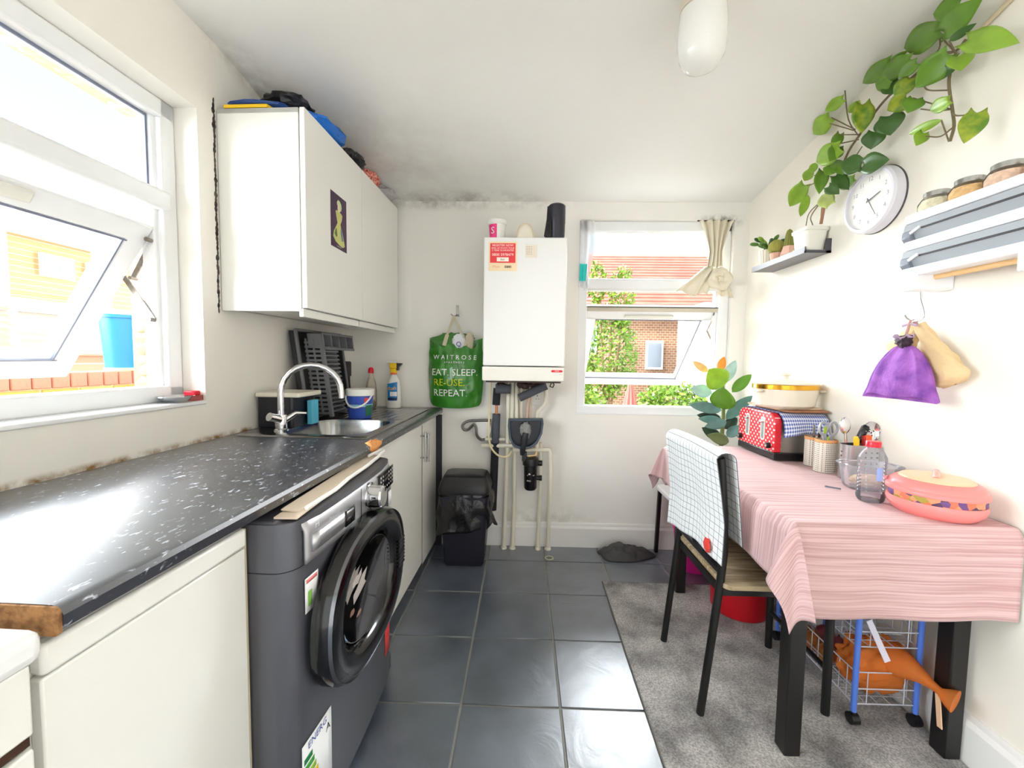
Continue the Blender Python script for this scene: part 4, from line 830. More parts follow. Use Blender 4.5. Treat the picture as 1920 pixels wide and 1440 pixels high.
q_ = MB().text('PRO', lambda x, y: mfp(x-.01, .446+y), .013); q_.add([mfp(-.022, .476), mfp(.02, .476), mfp(.026, .484), mfp(.012, .479), mfp(-.022, .48)], [(0, 1, 2, 3, 4)]); q_.add([mfp(-.015, .484), mfp(-.004, .482), mfp(.0, .488), mfp(-.008, .494)], [(0, 1, 2, 3)]); part(mf, 'emblem', q_, ink_w, smooth=False, stuff=True)

# ------------------------------------------------------------------ green carrier on its hook
hk = thing('coat_hook', 'small steel double hook on the back wall above the green bag', 'hook', (-.405, D, 1.44))
part(hk, 'plate', MB().box(-.413, -.397, D-.006, D, 1.415, 1.482), steel, bevel=.002); q_ = MB().tube([(-.405, D-.006, 1.425), (-.405, D-.03, 1.418), (-.425, D-.04, 1.412), (-.44, D-.04, 1.425)], .004).tube([(-.405, D-.03, 1.418), (-.385, D-.04, 1.412), (-.370, D-.04, 1.427)], .004); part(hk, 'prongs', q_, steel)
gb = thing('bag_for_life', 'bulging green carrier bag of other bags hung on the steel hook', 'bag', (-.41, D-.09, .86))
def gp(u, v, back=False):
    z = .862+.391*v; hw = .160+.012*sinp(pi*min(1, v*1.1), .6)-.010*(1-v); hw *= 1-.05*max(0, .06-v)/.06; x = -.408+(u-.5)*2*hw*(1+0*v)
    dz = .03*(abs(u-.5)*2)**2*(v > .93) + .012*(abs(u-.5)*2)**3*(1-v)
    bul = .085*max(0, 1-(abs(u-.5)*2)**2.2)**.8 * (.35+.65*sin(pi*min(1, .12+v*.82))) if not back else 0
    wr = .012*noise.noise(Vector((u*6, v*5, 3))) + .007*noise.noise(Vector((u*15, v*5, 8)))*(1+2*max(0, v-.75)*4)
    return (x, D-.03-bul-wr*(0 if back else 1), z+dz)
def gfull(u, v):
    if u <= .5: return gp(u*2, v)
    return gp(2-u*2, v, True)
part(gb, 'bag', MB().grid(gfull, 64, 36, True), mat('green_film', (58, 140, 40), .2, spec=.8, var=(14, (44, 116, 30), .7), bump=(20, .25)), ang=80)
def gm(x, z, o=.002):
    v = (z-.862)/.391; hw = .160+.012*sinp(pi*min(1, v*1.1), .6)-.010*(1-v); p = gp((x+.408)/(2*hw)+.5, v); return (p[0], p[1]-o, z)
white_ink = mat('print_white', (244, 250, 240), .4); yel_ink = mat('print_lime', (214, 224, 40), .4)
def gtext(name, s, x, z, size, mm, lift=.004): return part(gb, name, MB().text(s, lambda a, b_: gm(x+a, z+b_, lift+.001), size), mm, smooth=False, label='printed words', stuff=True)
gtext('lettering', 'W A I T R O S E', -.408, 1.165, .0375, white_ink); gtext('lettering', '& P A R T N E R S', -.408, 1.136, .016, white_ink)
gtext('lettering', 'EAT. SLEEP.', -.408, 1.076, .056, white_ink); gtext('lettering', 'RE-USE.', -.438, 1.016, .058, yel_ink); gtext('lettering', 'REPEAT.', -.432, .954, .058, white_ink)
q_ = MB()
for s_ in (-1, 1): q_.bar((-.42+.0*s_, D-.042, 1.413), (-.41+s_*.045, D-.07, 1.30), .013, .003, (0, 1, 0)).bar((-.41+s_*.045, D-.07, 1.30), (-.41+s_*.062, D-.08, 1.235), .022, .003, (0, 1, 0))
part(gb, 'handles', q_, mat('beige_webbing', (206, 196, 168), .7), smooth=False)
part(gb, 'paper_inside', MB().blob((-.385, D-.075, 1.262), (.036, .02, .042), .3, 4, 14, 10, 3), mat('paper_white', (240, 240, 244), .7)); part(gb, 'paper_print', MB().text('Q', lambda x, y: (-.382+x, D-.099, 1.243+y), .04), mat('ink_blue', (40, 60, 150), .5), smooth=False)
part(gb, 'bag_inside', MB().blob((-.325, D-.06, 1.262), (.028, .02, .05), .35, 5, 14, 10, 6), mat('beige_webbing', (206, 196, 168), .7)); part(gb, 'top_edge', MB().blob((-.42, D-.05, 1.245), (.13, .022, .065), .25, 5, 22, 12, 7), mat('green_film_dark', (60, 124, 44), .35, bump=(30, .4)))

# ------------------------------------------------------------------ bin, black cloth, ring on the floor
bn = thing('kitchen_bin', 'black lidded kitchen bin wrapped in a black bin liner', 'bin', (-.318, 2.315, 0)); bx_, by_ = -.318, 2.315
def rr_loft(specs, n=6): return loft([[(x, y, z) for x, y in rrect(bx_-a, bx_+a, by_-b_, by_+b_, r_, n)] for a, b_, r_, z in specs])
part(bn, 'body', rr_loft([(.105, .085, .02, .002), (.112, .09, .02, .02), (.138, .115, .03, .40), (.0, .0, 0, .40)]), mat('bin_navy_black', (26, 25, 38), .35))
def lin_f(u, v):
    a = 2*pi*u; sq = (abs(cos(a))**3.2+abs(sin(a))**3.2)**(-1/3.2); k = 1+.10*sin(pi*min(1, v*1.15))+.07*v; n_ = noise.noise(Vector((cos(a)*2.2, sin(a)*2.2, v*2.5)))*.03+noise.noise(Vector((cos(a)*6, sin(a)*6, v*4)))*.012
    z = .425-.235*v-.035*v*noise.noise(Vector((cos(a)*1.7+4, sin(a)*1.7, 0)))-.03*v*cos(a-2.7); return (bx_+(.140*k+n_*v**.4)*sq*cos(a), by_+(.108*k+n_*.5*v**.4)*sq*sin(a), z)
part(bn, 'liner', MB().grid(lin_f, 60, 16, True), mat('glossy_bin_liner', (12, 12, 15), .22, spec=.6, bump=(25, .5)), ang=80, solid=.002)
part(bn, 'lid', rr_loft([(.142, .116, .035, .415), (.145, .118, .035, .43), (.135, .108, .035, .47), (.118, .09, .03, .505), (.10, .075, .02, .512), (.0, .0, 0, .512)]), black_p); part(bn, 'swing_flap', loft([[(bx_+x, by_-.105+y*.0-.0+(.03-z*.35), .46+z) for x, z in rrect(-.085, .085, -.03, .04, .03, 6)], [(bx_+x*.95, by_-.112+(.03-z*.35), .46+z) for x, z in rrect(-.08, .08, -.026, .036, .028, 6)]]), gl_black)
def cl_f(u, v):
    a = 2*pi*u; r_ = v; x = .62+.165*r_*cos(a)*(1+.15*sin(3*a+1)); y = 2.405+.088*r_*sin(a)*(1+.1*sin(2*a)); h_ = .052*(1-r_**2.5)+.025*max(0, noise.noise(Vector((x*16, y*22, 1))))*(1-r_**4)+.02*noise.noise(Vector((x*30, y*42, 4)))*(1-r_**4)
    return (x, y, .004+max(0, h_))
solo('cloth', 'crumpled dark grey cloth lying on the floor by the skirting', 'cloth', MB().grid(cl_f, 60, 16, True), mat('dark_grey_cloth', (66, 66, 66), .6, bump=(50, .3)), (.62, 2.405, 0), ang=80, solid=.003)
solo('ring', 'small pale plastic ring lying on the dark floor tiles', 'ring', MB().lathe([(.018, .001), (.026, .001), (.026, .006), (.018, .006)], (.168, 2.345, 0), 20, close=True), mat('pale_ring', (200, 200, 176), .5), (.168, 2.345, 0))

# ------------------------------------------------------------------ curtains on the back window
cur_m = mat('ivory_curtain', (236, 228, 208), .9, var=(14, (228, 216, 190), .6))
ct = thing('curtain', 'ivory curtain knotted up at the right of the back window', 'curtain', (1.12, D-.02, 1.58))
def cu(u, v):
    z = 1.985-.27*v; w0 = .20-.125*min(1, v*1.5)**.8+.05*max(0, v-.6); cxx = 1.12-.0*v; x = cxx+(u-.5)*w0; y = D-.012-.016*sin(u*pi*9+v*2)*(1-.4*v)-.02*sin(pi*u)
    return (x, y-.004, z)
part(ct, 'panel', MB().grid(cu, 50, 18), cur_m, ang=80, solid=.002)
def kn_(u, v):
    a = 2*pi*u; b_ = 2*pi*v; R_, r_ = .042, .026; w_ = .006*sin(4*a+3*b_); return (1.145+(R_+(r_+w_)*cos(b_))*cos(a), D-.035-(r_+w_)*sin(b_), 1.645+(R_+(r_+w_)*cos(b_))*sin(a)*.95)
part(ct, 'knot', MB().grid(kn_, 30, 14, True), cur_m, ang=80)
part(ct, 'knot_centre', MB().blob((1.145, D-.03, 1.645), (.03, .02, .03), .2, 4, 14, 10, 2), cur_m); 
def tail(u, v): x = 1.10-.115*v+(u-.5)*(.075+.11*v); return (x, D-.02-.012*sin(u*pi*5)-.01*sin(pi*u), 1.72-.15*v-.02*u*v+.012*sin(u*9)*v)
part(ct, 'tail', MB().grid(tail, 26, 10), cur_m, ang=80, solid=.002); part(ct, 'tail', MB().grid(lambda u, v: (1.17+(u-.5)*(.05+.05*v)+.015*v, D-.022-.01*sin(u*pi*4), 1.63-.075*v-.015*u*v), 14, 6), cur_m, ang=80, solid=.002)
part(ct, 'rail', MB().tube([(1.01, D-.012, 1.987), (1.225, D-.012, 1.989)], .004, 8), mat('rusty_wire', (70, 56, 46), .7))
c2 = thing('curtain', 'sheer white curtain with turquoise patch at the left of the back window', 'curtain', (.36, D-.02, 1.59)); sheer = thin_glass('sheer_voile', (.97, .97, .98), .6, .05, .55, (246, 246, 250))
part(c2, 'panel', MB().grid(lambda u, v: (.322+(u)*(.085-.01*v+.012*sin(v*5)), D-.01-.008*sin(u*pi*5+v), 1.985-.395*v+.012*sin(u*8)*v), 24, 18), sheer, ang=80); part(c2, 'patch', MB().grid(lambda u, v: (.324+u*.045*(1-.15*v), D-.024-.006*sin(u*pi*4), 1.73-.10*v), 12, 8), mat('turquoise_print', (60, 214, 206), .8), ang=80)

# ------------------------------------------------------------------ ceiling light
lm = thing('ceiling_light', 'white jar shaped ceiling light with frosted globe', 'light', (.52, 1.31, ZK))
part(lm, 'base', MB().lathe([(.052, 2.2735), (.058, 2.265), (.063, 2.24), (.066, 2.215), (.066, 2.205), (.0, 2.203)], (.52, 1.31, 0), 36), mat('aged_cream_plastic', (226, 218, 200), .4)); part(lm, 'vent_slot', MB().obox((.545, 1.245, 2.243), (.016, .004, 0), (0, .004, 0), (0, 0, .004)), mat('shadow_slot', (150, 140, 124), .6))
part(lm, 'globe', MB().lathe([(.060, 2.206), (.066, 2.20), (.069, 2.16), (.069, 2.11), (.064, 2.075), (.05, 2.05), (.028, 2.038), (0, 2.035)], (.52, 1.31, 0), 40), mat('opal_glass', (240, 240, 236), .15, spec=.6, sub=.3))
# ------------------------------------------------------------------ rug
rug_m = mat('mottled_grey_rug', (206, 202, 198), .95, bump=(220, .5), var=(6, (120, 117, 118), .95), sheen=.2)
t, b, l = nodes_of(rug_m); g = N(t, 'ShaderNodeNewGeometry'); n1 = N(t, 'ShaderNodeTexNoise'); n1.inputs['Scale'].default_value = 170; n1.inputs['Detail'].default_value = 2
r = N(t, 'ShaderNodeMapRange'); r.inputs['From Min'].default_value = .35; r.inputs['From Max'].default_value = .65; r.inputs['To Min'].default_value = .62; r.inputs['To Max'].default_value = 1.2
x = N(t, 'ShaderNodeMix', data_type='RGBA', blend_type='MULTIPLY'); x.inputs['Factor'].default_value = 1
l(g.outputs['Position'], n1.inputs['Vector']); l(n1.outputs[0], r.inputs['Value']); src = b.inputs['Base Color'].links[0].from_socket; l(src, x.inputs['A']); l(r.outputs[0], x.inputs['B']); l(x.outputs['Result'], b.inputs['Base Color'])
rg = thing('rug', 'mottled grey flat rug running under the table and chair', 'rug', (.86, .9, 0))
part(rg, 'pile', MB().prism([(.413, -.6), (1.296, -.6), (1.296, 2.085), (1.0, 2.094), (.432, 2.10), (.425, 1.6)], 'z', .0012, .0075), rug_m, smooth=False, bevel=.002)
part(rg, 'bound_edge', MB().tube([(.4125, -.6, .004), (.424, 1.6, .004), (.431, 2.1, .004), (1.0, 2.096, .004), (1.296, 2.087, .004)], .0034, 6), mat('rug_binding', (120, 116, 112), .9))

# ------------------------------------------------------------------ table and cloth
blk = mat('black_metal', (14, 13, 14), .42)
tb = thing('dining_table', 'black legged dining table pushed against the right wall', 'table', (1.0, 1.6, .008)); X0, Y0, X1, Y1, ZT_ = .735, 1.095, 1.298, 2.085, .73
part(tb, 'tabletop', MB().box(X0+.012, X1, Y0+.012, Y1-.012, .69, .724), mat('dark_wood_top', (60, 46, 38), .5))
for lx, ly in ((.805, 1.185), (1.272, 1.195), (.80, 2.03), (1.25, 2.03)): part(tb, 'leg', MB().box(lx-.024, lx+.024, ly-.024, ly+.024, .008, .69), blk, bevel=.004)
part(tb, 'apron', MB().box(.80, 1.28, 1.175, 1.195, .63, .69).box(.79, .81, 1.19, 2.03, .63, .69), blk, stuff=True, smooth=False)
cloth_m = mat('dusty_pink_cloth', (214, 168, 172), .8, sheen=.15)
t, b, l = nodes_of(cloth_m); uvn = N(t, 'ShaderNodeTexCoord'); mp = N(t, 'ShaderNodeMapping'); mp.inputs['Scale'].default_value = (1.6, 240, 1); n1 = N(t, 'ShaderNodeTexNoise'); n1.inputs['Scale'].default_value = 1; n1.inputs['Detail'].default_value = 4
r = N(t, 'ShaderNodeValToRGB'); r.color_ramp.elements[0].position = .36; r.color_ramp.elements[0].color = rgb(190, 148, 147); r.color_ramp.elements[1].position = .6; r.color_ramp.elements[1].color = rgb(221, 187, 187); q = N(t, 'ShaderNodeBump'); q.inputs['Strength'].default_value = .35; q.inputs['Distance'].default_value = .004
l(uvn.outputs['UV'], mp.inputs[0]); l(mp.outputs[0], n1.inputs['Vector']); l(n1.outputs[0], r.inputs[0]); l(r.outputs[0], b.inputs['Base Color']); l(n1.outputs[0], q.inputs['Height']); l(q.outputs[0], b.inputs['Normal'])
HL, HF, HB = .175, .245, .21; W_, LY = 1.312-X0, Y1-Y0
def cloth_pt(u, v):
    s_ = -HL+(HL+W_)*u; t_ = -HF+(HF+LY+HB)*v; a = max(0, -s_); f = max(0, -t_); k = max(0, t_-LY)
    x = X0+max(0, s_); y = Y0+min(max(0, t_), LY); z = ZT_+.004+.0035*max(0, noise.noise(Vector((s_*5, t_*7, 2))))+.006*max(0, noise.noise(Vector((s_*9+3, t_*3, 7)))-.25)
    h_ = max(f, k)
    if a or h_:
        if a and h_:
            r_ = sqrt(a*a+h_*h_); ph = math.atan2(h_, a); sg = -1 if f else 1
            fold = .03*r_/.3*sin(4*ph+.4); fl = .30*r_+.012+fold
            x -= fl*cos(ph); y += sg*fl*sin(ph); z = ZT_+.004-r_*.92+.01*min(1, r_/.05)
        elif a:
            fl = .012*min(1, a/.03)+.03*a*(1+sin(t_*9+.6))+.004*a/.17*sin(t_*23); x -= fl; z -= a
        else:
            sg = -1 if f else 1; fl = .012*min(1, h_/.03)+.02*h_*(1+sin(s_*9+1.2))+.004*h_/.2*sin(s_*21); y += sg*fl; z -= h_+.02*h_*sin(s_*5)
    x = min(x, 1.314); return (x, y, z)
solo('tablecloth', 'dusty pink finely striped tablecloth hanging over the dining table', 'tablecloth', MB().grid(cloth_pt, 84, 110), cloth_m, (1.0, 1.6, ZT_), ang=80, solid=.0016)

# ------------------------------------------------------------------ chair with grid cloth
ch = thing('dining_chair', 'black metal chair with wooden seat pushed up to the table', 'chair', (.8, 1.48, .008))
wood_s = mat('greige_wood_seat', (196, 172, 134), .45); t, b, l = nodes_of(wood_s); g = N(t, 'ShaderNodeNewGeometry'); mp = N(t, 'ShaderNodeMapping'); mp.inputs['Scale'].default_value = (5, 60, 20); n1 = N(t, 'ShaderNodeTexNoise'); n1.inputs['Scale'].default_value = 1.2; n1.inputs['Detail'].default_value = 5
r = N(t, 'ShaderNodeValToRGB'); r.color_ramp.elements[0].position = .35; r.color_ramp.elements[0].color = rgb(150, 124, 88); r.color_ramp.elements[1].position = .65; r.color_ramp.elements[1].color = rgb(208, 188, 152); l(g.outputs['Position'], mp.inputs[0]); l(mp.outputs[0], n1.inputs['Vector']); l(n1.outputs[0], r.inputs[0]); l(r.outputs[0], b.inputs['Base Color'])
part(ch, 'seat', MB().prism(rrect(.645, 1.03, 1.272, 1.675, .025), 'z', .442, .458), wood_s, bevel=.003)
for y, nm in ((1.30, 0), (1.652, 1)):
    part(ch, 'rear_leg', MB().tube([(.597, y, .009), (.622, y, .25), (.643, y, .46), (.650, y, .56), (.646, y, .66), (.630, y, .84), (.627, y, .858)], .0125, 12), blk)
    part(ch, 'front_leg', MB().tube([(1.012, y+.018*(1-2*nm), .009), (1.008, y+.018*(1-2*nm), .43)], .013, 12), blk)
q_ = MB().box(.64, 1.02, 1.292, 1.312, .415, .441).box(.64, 1.02, 1.64, 1.66, .415, .441).box(.64, .66, 1.30, 1.65, .415, .441).box(1.0, 1.02, 1.30, 1.65, .415, .441); part(ch, 'seat_frame', q_, blk, smooth=False)
part(ch, 'top_rail', MB().tube([(.627, 1.30, .856), (.615, 1.40, .860), (.613, 1.476, .861), (.615, 1.55, .860), (.627, 1.652, .856)], .0125, 12), blk); part(ch, 'back_rail', MB().bar((.644, 1.30, .492), (.644, 1.652, .492), .022, .014), blk); part(ch, 'stretcher', MB().tube([(.607, 1.30, .12), (.607, 1.652, .12)], .007, 8) if False else MB().tube([(1.01, 1.318, .16), (1.01, 1.634, .16)], .008, 8), blk)
for y in (1.365, 1.43, 1.52, 1.59): part(ch, 'spindle', MB().tube([(.646, y, .495), (.645, y, .66), (.618, y, .858)], .0055, 8), blk)
def line_mat(name, base, line, wu, wv, su, sv, mul=False):
    mm = mat(name, base, .85); t, b, l = nodes_of(mm); tc_ = N(t, 'ShaderNodeTexCoord'); sp_ = N(t, 'ShaderNodeSeparateXYZ'); l(tc_.outputs['UV'], sp_.inputs[0]); out = []
    for ax, s_, w_ in (('X', su, wu), ('Y', sv, wv)):
        m1 = N(t, 'ShaderNodeMath', operation='MULTIPLY'); m1.inputs[1].default_value = s_; m2 = N(t, 'ShaderNodeMath', operation='FRACT'); m3 = N(t, 'ShaderNodeMath', operation='LESS_THAN'); m3.inputs[1].default_value = w_
        l(sp_.outputs[ax], m1.inputs[0]); l(m1.outputs[0], m2.inputs[0]); l(m2.outputs[0], m3.inputs[0]); out.append(m3.outputs[0])
    m4 = N(t, 'ShaderNodeMath', operation='ADD' if mul else 'MAXIMUM'); l(out[0], m4.inputs[0]); l(out[1], m4.inputs[1]); s5 = m4.outputs[0]
    if mul: m5 = N(t, 'ShaderNodeMath', operation='MULTIPLY'); m5.inputs[1].default_value = .5; l(s5, m5.inputs[0]); s5 = m5.outputs[0]
    x = N(t, 'ShaderNodeMix', data_type='RGBA'); x.inputs['A'].default_value = rgb(*base); x.inputs['B'].default_value = rgb(*line); l(s5, x.inputs['Factor']); l(x.outputs['Result'], b.inputs['Base Color']); return mm
grid_m = line_mat('white_grid_cotton', (238, 240, 240), (110, 112, 118), .07, .07, 17, 27)
def cc(u, v):
    y = 1.264+.432*u-.012*v*(1-u); w_ = .006*sin(u*14+v*2)*min(1, abs(v-.42)*5)+.006*sin(u*5+1)*abs(v-.42)
    if v < .38: k = v/.38; return (.684+.004*(1-k)-.029*k+w_*.4, y, .585+.275*k)
    if v < .46: a = pi*(v-.38)/.08; return (.625+.030*cos(a), y, .860+.022*sin(a)+.006*sin(u*3.1))
    k = (v-.46)/.54; return (.595+.026*min(1, k*1.6)-.012*max(0, k-.6)+w_*.7-.004*u, y, .860-(.335-.05*sin(u*3.0+.3)*.4+.03*u)*k)
cl = solo('tea_towel', 'white tea towel with thin dark grid draped over the chair back', 'towel', MB().grid(cc, 40, 90), grid_m, (.64, 1.48, .7), ang=80, solid=.0022)
part(cl, 'red_motif', MB().blob((.607, 1.325, .565), (.006, .02, .022), .4, 4, 12, 8, 3), mat('red_print', (226, 66, 56), .8))

# ------------------------------------------------------------------ under and beyond the table
rb = thing('red_bin', 'red plastic tub standing on the floor under the table', 'tub', (1.03, 1.90, .008)); red_p = mat('red_tub_plastic', (206, 20, 36), .35)
part(rb, 'body', MB().lathe([(0, .009), (.118, .009), (.122, .014), (.142, .46), (.136, .46), (.116, .02), (0, .018)], (1.03, 1.90, 0), 36), red_p); part(rb, 'rim', MB().lathe([(.141, .452), (.150, .452), (.151, .475), (.141, .475)], (1.03, 1.90, 0), 36, close=True), red_p)
stl = thing('stool', 'white topped stool with thin black legs behind the table', 'stool', (1.0, 2.3, 0)); part(stl, 'seat', MB().prism(rrect(.815, 1.21, 2.125, 2.485, .03), 'z', .385, .415), mat('white_cushion', (238, 236, 238), .8), bevel=.008)
for x, y in ((.835, 2.145), (1.19, 2.145), (.835, 2.465), (1.19, 2.465)): part(stl, 'leg', MB().bar((x-.012*(x < 1)+.012*(x > 1), y, .0005), (x, y, .385), .02), blk)
mg = thing('basin', 'magenta plastic basin standing under the white stool', 'basin', (.975, 2.29, 0)); mgp = mat('magenta_plastic', (236, 40, 150), .35)
part(mg, 'body', MB().lathe([(0, .001), (.085, .001), (.088, .006), (.112, .235), (.106, .235), (.084, .012), (0, .01)], (.975, 2.29, 0), 32), mgp); part(mg, 'rim', MB().lathe([(.110, .228), (.118, .228), (.118, .245), (.110, .245)], (.975, 2.29, 0), 32, close=True), mgp)
# wire trolley
tw = thing('wire_trolley', 'blue post wire vegetable trolley on castors under the table', 'trolley', (1.16, 1.48, .008)); blue_p = mat('blue_enamel', (90, 130, 226), .35); wire = mat('white_coated_wire', (206, 208, 220), .4)
TX0, TX1, TY0, TY1 = 1.075, 1.268, 1.285, 1.68
for x, y in ((TX0, TY0), (TX1, TY0), (TX0, TY1), (TX1, TY1)):
    part(tw, 'post', MB().tube([(x, y, .05), (x, y, .60)], .0085, 12), blue_p); part(tw, 'castor', MB().tube([(x-.012, y, .026), (x+.012, y, .026)], .018, 14).tube([(x, y, .03), (x, y, .055)], .007), black_p)
for zb in (.075, .265, .455):
    q_ = MB()
    for z in (zb, zb+.05, zb+.105):
        q_.tube([(TX0, TY0, z), (TX1, TY0, z), (TX1, TY1, z), (TX0, TY1, z), (TX0, TY0, z)], .0022, 5)
    for k in range(1, 12): y = TY0+(TY1-TY0)*k/12; q_.tube([(TX0, y, zb+.105), (TX0, y, zb), (TX1, y, zb), (TX1, y, zb+.105)], .0016, 5)
    for k in range(1, 5): x = TX0+(TX1-TX0)*k/5; q_.tube([(x, TY0, zb+.105 if k in (1, 4) else zb+.0), (x, TY0, zb), (x, TY1, zb), (x, TY1, zb+.105)], .0016, 5)
    part(tw, 'basket', q_, wire)
onion = [mat('onion_skin', (190, 120, 60), .3, var=(30, (150, 80, 40), .8)), mat('red_onion_skin', (120, 50, 60), .3, var=(30, (160, 90, 90), .8))]
for x, y, z, r_, c, lb in ((1.115, 1.46, .113, .034, 0, 'brown onion right behind the orange bag in the trolley'), (1.115, 1.53, .113, .034, 0, 'brown onion in the middle of the left side of the trolley basket'), (1.185, 1.50, .113, .034, 1, 'dark red onion in the middle of the bottom trolley basket'), (1.12, 1.60, .111, .032, 0, 'brown onion farthest back in the bottom trolley basket'), (1.19, 1.575, .111, .032, 1, 'dark red onion at the back right of the bottom trolley basket')):
    o = solo('onion', lb, 'onion', MB().lathe([(0, -r_), (r_*.5, -r_*.86), (r_*.95, -r_*.3), (r_, 0), (r_*.9, r_*.5), (r_*.5, r_*.85), (r_*.14, r_*1.05), (.002, r_*1.35)], (x, y, z), 18), onion[c], (x, y, z), group='onions in the trolley basket')
og = thin_glass('orange_film', (1, .60, .30), .12, .12, .5, (252, 150, 76))
ob = thing('orange_bag', 'orange plastic bag with tied neck lying in the trolley', 'bag', (1.15, 1.345, .08))
part(ob, 'film', MB().blob((1.185, 1.350, .168), (.108, .064, .09), .22, 3.4, 60, 34, 17, fn=lambda p, d: p*(1+.045*sin(11*math.atan2(d.z, d.y)+6*d.x)+.05*noise.noise(d*9))), og, ang=80)
part(ob, 'contents', MB().blob((1.175, 1.352, .150), (.075, .045, .06), .2, 4, 20, 12, 41), mat('tan_contents', (206, 140, 84), .7)); part(ob, 'neck', MB().tube([(1.215, 1.315, .205), (1.222, 1.27, .212), (1.228, 1.235, .212), (1.231, 1.205, .210), (1.233, 1.182, .208), (1.24, 1.165, .205), (1.247, 1.152, .203)], [.052, .036, .022, .013, .011, .026, .034], 16), og, ang=80)
part(ob, 'tie', MB().bar((1.231, 1.186, .198), (1.236, 1.178, .10), .014, .003, (1, 0, 0)), mat('peach_tape', (240, 200, 160), .6), smooth=False)
solo('strap', 'white plastic strap hanging from the middle basket of the trolley', 'strap', MB().bar((1.10, 1.28, .355), (1.15, 1.262, .235), .018, .003, (0, 1, 0)), mat('pale_lilac_plastic', (226, 222, 236), .5), (1.12, 1.27, .3), smooth=False)
solo('clear_bag', 'clear plastic bag in the middle basket of the trolley', 'bag', MB().blob((1.13, 1.36, .325), (.042, .055, .05), .35, 4, 18, 12, 22), thin_glass('cloudy_bag', (.9, .9, .93), .1, .25, .35, (206, 206, 216)), (1.13, 1.36, .27))
solo('bin_bag', 'dark bag filling the middle basket behind the clear bag', 'bag', MB().blob((1.155, 1.54, .325), (.065, .11, .05), .3, 4, 20, 12, 25), bag_b, (1.155, 1.54, .27))

# rubber plant
LEAFC = {'lime': (150, 196, 40), 'green': (98, 152, 38), 'orange': (250, 150, 50), 'peach': (250, 196, 130), 'pale': (176, 208, 206), 'blue': (96, 140, 132), 'dark': (38, 62, 46), 'olive': (110, 128, 76), 'm': (106, 150, 44), 'l': (146, 186, 56), 'd': (62, 104, 34), 'v': (92, 134, 34), 'p': (206, 220, 130)}
def leaf_mat(k):
    nm = 'leaf_'+{'m': 'mid', 'l': 'light', 'd': 'deep', 'v': 'variegated', 'p': 'young'}.get(k, k)
    if k == 'v': return mat(nm, LEAFC[k], .38, var=(30, (206, 206, 60), .55), sub=.1)
    return mat(nm, LEAFC[k], .36, sub=.08, var=(22, tuple(int(c*.86) for c in LEAFC[k]), .7))
def leaf_mesh(base, tip, hw, heart=0, fold=.22, droop=.12, seed=0):
    B, T = Vector(base), Vector(tip); d = T-B; Ln = d.length; d.normalize(); rnd = random.Random(seed); vw = (Vector((0, 0, CAM_H))-(B+T)/2).normalized(); n = vw-d*vw.dot(d); n = (n.normalized()+Vector((rnd.uniform(-.3, .3), rnd.uniform(-.3, .3), rnd.uniform(-.1, .3)))).normalized(); n = (n-d*n.dot(d)).normalized(); sd = d.cross(n)
    q = MB(); NS = 9
    def f(u, v):
        s_ = (u-.5)*2; t_ = v; wd = (sinp(pi*min(1, t_**.72), .85) if heart else sinp(pi*t_**.85, .75) if 0 < t_ < 1 else 0)*hw; bk = -.16*Ln*heart*(abs(s_)**1.5)*max(0, 1-t_*3.2)
        if t_ >= 1 or t_ <= 0: wd = (hw*.55*heart if t_ <= 0 else 0)
        return B+d*(Ln*t_+bk)+sd*(s_*wd)+n*(abs(s_)*wd*fold-droop*Ln*(t_-.4)**2+.02*wd*sin(7*t_+s_*2))
    return q.grid(f, 6, NS)
